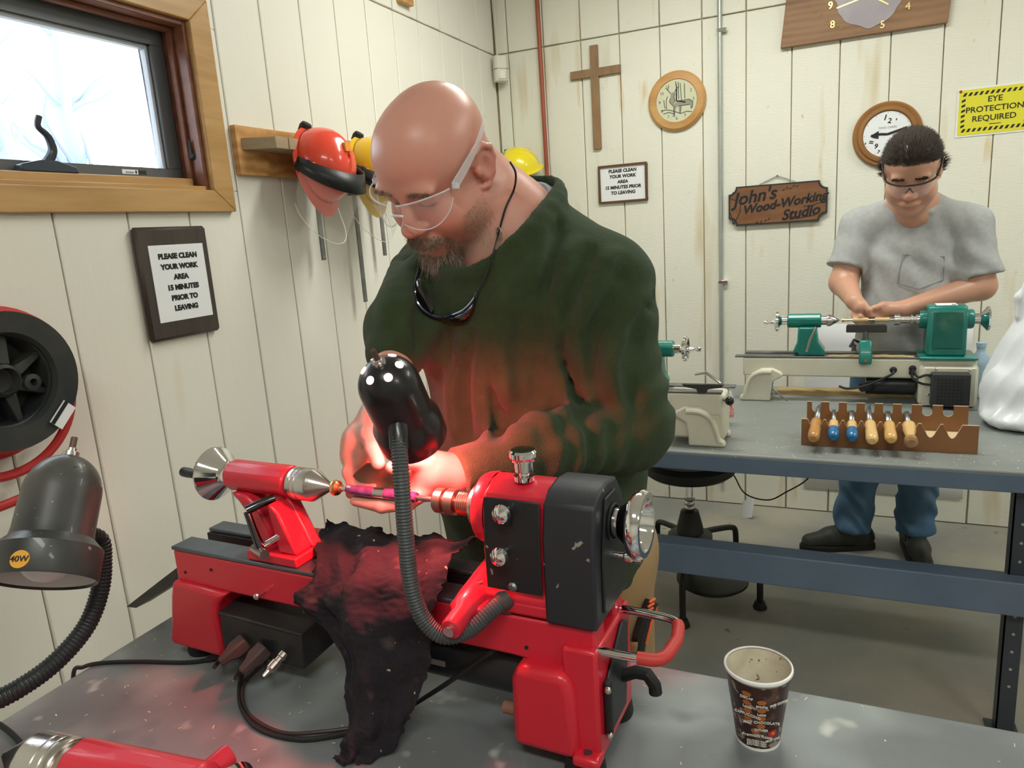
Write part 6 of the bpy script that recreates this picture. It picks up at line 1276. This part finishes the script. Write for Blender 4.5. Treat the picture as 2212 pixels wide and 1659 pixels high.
F2.cap(N2, ls, .055, .06, .04); F2.cap(N2, rs, .055, .06, .04); F2.cap(ls, le, .058, .050, .03); F2.cap(le, lw, .050, .030, .02); F2.cap(rs, re, .058, .050, .03); F2.cap(re, rw, .050, .030, .02)
hipc = np.array([1.965, -.58, .90]); fR = np.array([1.81, -.40, 0.]); fL = np.array([2.06, -.36, 0.])
for s, ft in ((-1, fR), (1, fL)): F2.cap(hipc+np.array([s*.085, 0, 0]), (ft+hipc+np.array([s*.085, 0, 0]))/2*np.array([1, 1, 0])+np.array([0, -.02, .48]), .075, .055, .04); F2.cap((ft+hipc+np.array([s*.085, 0, 0]))/2*np.array([1, 1, 0])+np.array([0, -.02, .48]), ft+np.array([0, 0, .09]), .055, .04, .03)
# hands: right one pinching, left one closed over the blank
lp, rp = hy(1908, 668, -.866), hy(1858, 664, -.874)
F2.cap(lw, lp, .027, .029, .012); F2.cap(rw, rp, .027, .030, .012)
for dx, dz, l_ in ((0, .0, 1.), (.004, -.012, 1.05), (.010, -.022, .98), (.018, -.030, .85)):
    a = lp+np.array([-.012+dx, -.006, dz+.006]); F2.chain([a, a+np.array([-.030*l_, -.012, -.004]), a+np.array([-.050*l_, -.006, -.020]), a+np.array([-.056*l_, .006, -.030])], [.0098, .0092, .0085, .0075], .004)
    a = rp+np.array([-.004-dx, -.006, dz*.6-.006]); F2.chain([a, a+np.array([.006, -.016, -.024*l_]), a+np.array([.020, -.016, -.040*l_]), a+np.array([.034, -.008, -.044*l_])], [.0098, .0092, .0085, .0075], .004)
F2.chain([lp+np.array([.0, -.014, .016]), lp+np.array([-.030, -.024, .008]), lp+np.array([-.052, -.022, -.006])], [.013, .0105, .0085], .005); F2.chain([rp+np.array([.012, -.012, .010]), rp+np.array([.028, -.022, -.008]), rp+np.array([.034, -.022, -.028])], [.013, .0105, .0085], .005)
V2, Q2 = F2.mesh(2); L2 = H2.loc(V2); col2 = pal(V2, (.56, .30, .21)); is2 = V2[:, 2] > 1.46
g2 = lambda c, r: np.exp(-(((L2-np.array(c))/np.array(r))**2).sum(1))*is2
for s in (-1, 1): col2 = lerp_c(col2, .4*g2((s*.04, .07, -.03), (.03, .04, .025)), (.62, .25, .18))
col2 = lerp_c(col2, .7*g2((0, .098, -.075), (.021, .014, .008)), (.48, .18, .15)); col2 = lerp_c(col2, .5*g2((0, .112, -.03), (.02, .02, .018)), (.62, .25, .18))
hm2 = is2 & ((L2[:, 2] > .052+.30*np.maximum(0, L2[:, 1]-.02)) | ((L2[:, 1] < -.022) & (L2[:, 2] > -.045))) & (L2[:, 2] > -.05)
col2 = lerp_c(col2, hm2*.9, (.035, .025, .018))
man2 = thing('person', 'dark-haired man in grey t-shirt and jeans working at the green lathe', 'person', (1.95, -.45, 0)); b2 = np.array([1.95, -.45, 0.])
vmesh('body', V2-b2, Q2, skin_m, man2, col2)
hairm = mat('dark_brown_hair', (.030, .021, .015), .45, var=(.055, .038, .026), vs=120)
P, N = hair_roots(V2, Q2, hm2, 9000); Lp = H2.loc(P); dd = N*.9+(H2.R@np.array([0, -.65, .30])); strands('hair', P-b2-N*.001, dd, .024*(.7+.6*rng.random(len(P))), .0010, hairm, man2, bend=H2.R@np.array([0, -.6, -.5]), bw=.9, jit=.16)
for s in (-1, 1):
    x_, y_, z_ = L2.T; m_ = is2 & (x_*s > .012) & (x_*s < .052) & (y_ > .06) & (abs(z_-.030) < .006); P, N = hair_roots(V2, Q2, m_, 260)
    if len(P): strands('eyebrow', P-b2, N*.5+H2.R@np.array([s*.9, .1, .2]), .008, .0004, hairm, man2, jit=.2)
# grey t-shirt
F3 = Field(axis((1.58, 2.36, .0072)), axis((-.98, -.34, .0072)), axis((.88, 1.62, .0072)))
F3.ell((1.975, -.625, 1.30), (.185, .145, .20), .02); F3.ell((1.975, -.625, 1.10), (.192, .165, .19), .08); F3.ell((1.975, -.60, .97), (.19, .15, .12), .05); F3.cap(N2+np.array([0, .01, -.02]), ls, .072, .068, .05); F3.cap(N2+np.array([0, .01, -.02]), rs, .072, .068, .05)
lse, rse = ls+(le-ls)*.82, rs+(re-rs)*.72; F3.cap(ls, lse, .068, .078, .03); F3.cap(rs, rse, .068, .076, .03)
X, Y, Z = F3.grid((slice(None),)*3); fr2 = np.clip((-.60-Y)/.06, 0, 1)
F3.F -= (.0045*fr2*np.sin((X-1.9)*30+(Z-1.2)*40+2.5*np.sin(Z*11+X*5))*np.clip((1.42-Z)/.1, 0, 1)+.0015*fr2*np.sin(X*90+Z*40)).astype(np.float32)
for a_, b_ in ((le, ls), (re, rs)):
    d_ = nrm(a_-b_); c_ = b_+(a_-b_)*(.84 if a_ is le else .74); S = F3.sl(c_-.13, c_+.13); Xs, Ys, Zs = F3.grid(S); pl = (Xs-c_[0])*d_[0]+(Ys-c_[1])*d_[1]+(Zs-c_[2])*d_[2]; inr = np.abs(Xs-1.975) > .175
    F3.F[S] = np.where(inr, np.maximum(F3.F[S], pl), F3.F[S])
cb2 = N2+np.array([0, .060, .030]); cf2 = N2+np.array([-.006, -.088, -.034]); cc2 = (cb2+cf2)/2; dv2 = nrm(cf2-cb2); lt2 = np.array([1., 0, 0]); nn2 = nrm(np.cross(lt2, dv2)); nn2 = nn2 if nn2[2] > 0 else -nn2; hr2 = np.linalg.norm(cf2-cb2)/2
rg = [cc2+dv2*math.cos(q)*hr2+lt2*math.sin(q)*.072 for q in np.linspace(0, 2*PI, 21)]
for a_, b_ in zip(rg[:-1], rg[1:]): F3.cap(a_, b_, .0095, .0095, .010)
F3.plane((0, 0, .955), (0, 0, -1), .006)
V3, Q3 = F3.mesh(2); tee_m = mat('grey_tee', (.37, .375, .38), .9, bump=.2, bs=500, var=(.42, .425, .435), vs=60, sheen=.1); vmesh('t_shirt', V3-b2, Q3, tee_m, man2)
pk = [march(F3, x, y, 1.8, 3.4)-ray(x, y)*.004-b2 for x, y in ((1950, 550), (2040, 555), (2038, 605), (1985, 625), (1938, 612))]; MB().tube(pk, .0016, 5, closed=True).build('chest_pocket_seam', mat('tee_seam', (.20, .205, .21), .9), man2)
# jeans, belt, shoes
F4 = Field(axis((1.66, 2.26, .011)), axis((-.80, -.20, .011)), axis((.05, 1.04, .011))); F4.ell(hipc+np.array([.005, 0, .03]), (.185, .15, .13), .02)
for s, ft in ((-1, fR), (1, fL)):
    kn = (ft+hipc+np.array([s*.085, 0, 0]))/2*np.array([1, 1, 0])+np.array([0, -.02, .48]); F4.cap(hipc+np.array([s*.09, 0, 0]), kn, .098, .082, .05); F4.cap(kn, ft+np.array([0, -.01, .20]), .082, .076, .03); F4.cap(ft+np.array([0, -.01, .20]), ft+np.array([0, -.015, .115]), .078, .080, .02)
X, Y, Z = F4.grid((slice(None),)*3); F4.F -= (.006*np.clip((.45-Z)/.15, 0, 1)*np.sin(Z*58+X*30+Y*26+2.5*np.sin(X*37+Z*9))).astype(np.float32); F4.plane((0, 0, .095), (0, 0, -1))
V4, Q4 = F4.mesh(2); denim = mat('blue_denim', (.065, .145, .26), .85, var=(.12, .23, .36), vs=7, vthr=(.4, .75), bump=.3, bs=500); vmesh('jeans', V4-b2, Q4, denim, man2)
MB().rev([(.190, .945), (.194, .945), (.194, .985), (.190, .985)], n=32).build('belt', mat('belt_black', (.012, .012, .012), .5), man2).matrix_local = Matrix.Translation((.02, -.14, 0))@Matrix.Diagonal((1., .80, 1., 1.))
shoe_m = mat('shoe_leather', (.030, .030, .026), .55, bump=.2, bs=60, var=(.05, .05, .042), vs=14); sole_m = mat('shoe_sole', (.02, .018, .015), .8)
for ft, d_ in ((fR, nrm((-.93, -.34, 0))), (fL, nrm((.10, -1, 0)))):
    d_ = np.array(d_); F5 = Field(axis((ft[0]-.30, ft[0]+.22, .006)), axis((ft[1]-.30, ft[1]+.16, .006)), axis((-.01, .18, .006)))
    F5.cap(ft-d_*.05+np.array([0, 0, .052]), ft+d_*.10+np.array([0, 0, .050]), .046, .044, .02); F5.cap(ft+d_*.10+np.array([0, 0, .048]), ft+d_*.19+np.array([0, 0, .036]), .044, .036, .02); F5.cap(ft-d_*.03+np.array([0, 0, .06]), ft-d_*.015+np.array([0, 0, .135]), .046, .050, .03); F5.cap(ft-d_*.01+np.array([0, 0, .10]), ft+d_*.1+np.array([0, 0, .062]), .034, .03, .03)
    F5.plane((0, 0, .012), (0, 0, -1)); V5, Q5 = F5.mesh(1); so_ = vmesh('shoe', V5-b2, Q5, shoe_m, man2)
    s5 = nrm(np.cross(d_, (0, 0, 1))); pts = [ft-d_*.098+s5*0, ft-d_*.08+s5*.040, ft+d_*.0+s5*.046, ft+d_*.12+s5*.050, ft+d_*.20+s5*.036, ft+d_*.236, ft+d_*.20-s5*.036, ft+d_*.12-s5*.050, ft-s5*.046, ft-d_*.08-s5*.040]
    MB().prism([(q[0]-b2[0], q[1]-b2[1]) for q in spline(pts, 4, True)], .0, .026, 'z').build('sole', sole_m, so_, bevel=.004)
    for k in range(3):
        c_ = ft+d_*(.045+.028*k)+np.array([0, 0, .118-.018*k]); MB().tube([c_-b2-s5*.022, c_-b2+np.array([0, 0, .008]), c_-b2+s5*.022], .003, 6).build('lace', rubber, so_)
    c_ = ft+d_*.05+np.array([0, 0, .122])-b2; MB().tube(spline([c_, c_+s5*.03+np.array([0, 0, .012]), c_+s5*.04-np.array([0, 0, .02]), c_+s5*.05+d_*.03-np.array([0, 0, .05])], 5), .0028, 6).build('lace', rubber, so_)
# dark-framed safety glasses
G2 = thing('safety_glasses', 'black-framed safety glasses worn by the dark-haired man', 'glasses', tuple(H2.p(0, .11, .01))); go = np.array(G2.location); gq = lambda x, y, z: H2.p(x, y, z)-go
arc = [(.078*math.sin(a), .036+.088*math.cos(a), .018+.004*math.cos(a*2)) for a in np.linspace(-1.2, 1.2, 25)]
MB().tube([gq(*p) for p in arc], .0034, 8).build('brow_bar', rubber, G2)
for s in (-1, 1):
    pts = [(s*.0745, .066, .020), (s*.083, .03, .030), (s*.088, -.015, .044), (s*.085, -.045, .040)]; MB().tube([gq(*p) for p in spline(pts, 4)], .0034, 8).build('temple', rubber, G2)
    v = []; f = []; n, m = 12, 5
    for i in range(n+1):
        q = i/n; a = s*(.06+1.06*q); x = .078*math.sin(a); y = .036+.088*math.cos(a); zt = .016; zb = .010-.034*math.sin(PI*min(1, .15+q*.85))**.6
        for j in range(m+1): v.append(gq(x, y+.003, zt+(zb-zt)*j/m))
    for i in range(n):
        for j in range(m): f.append((i*(m+1)+j, (i+1)*(m+1)+j, (i+1)*(m+1)+j+1, i*(m+1)+j+1))
    MB().add(v, f).build('lens', clear, G2)
MB().tube([gq(-.010, .120, -.006), gq(0, .1255, .012), gq(.010, .120, -.006)], .003, 8).build('nose_piece', rubber, G2)
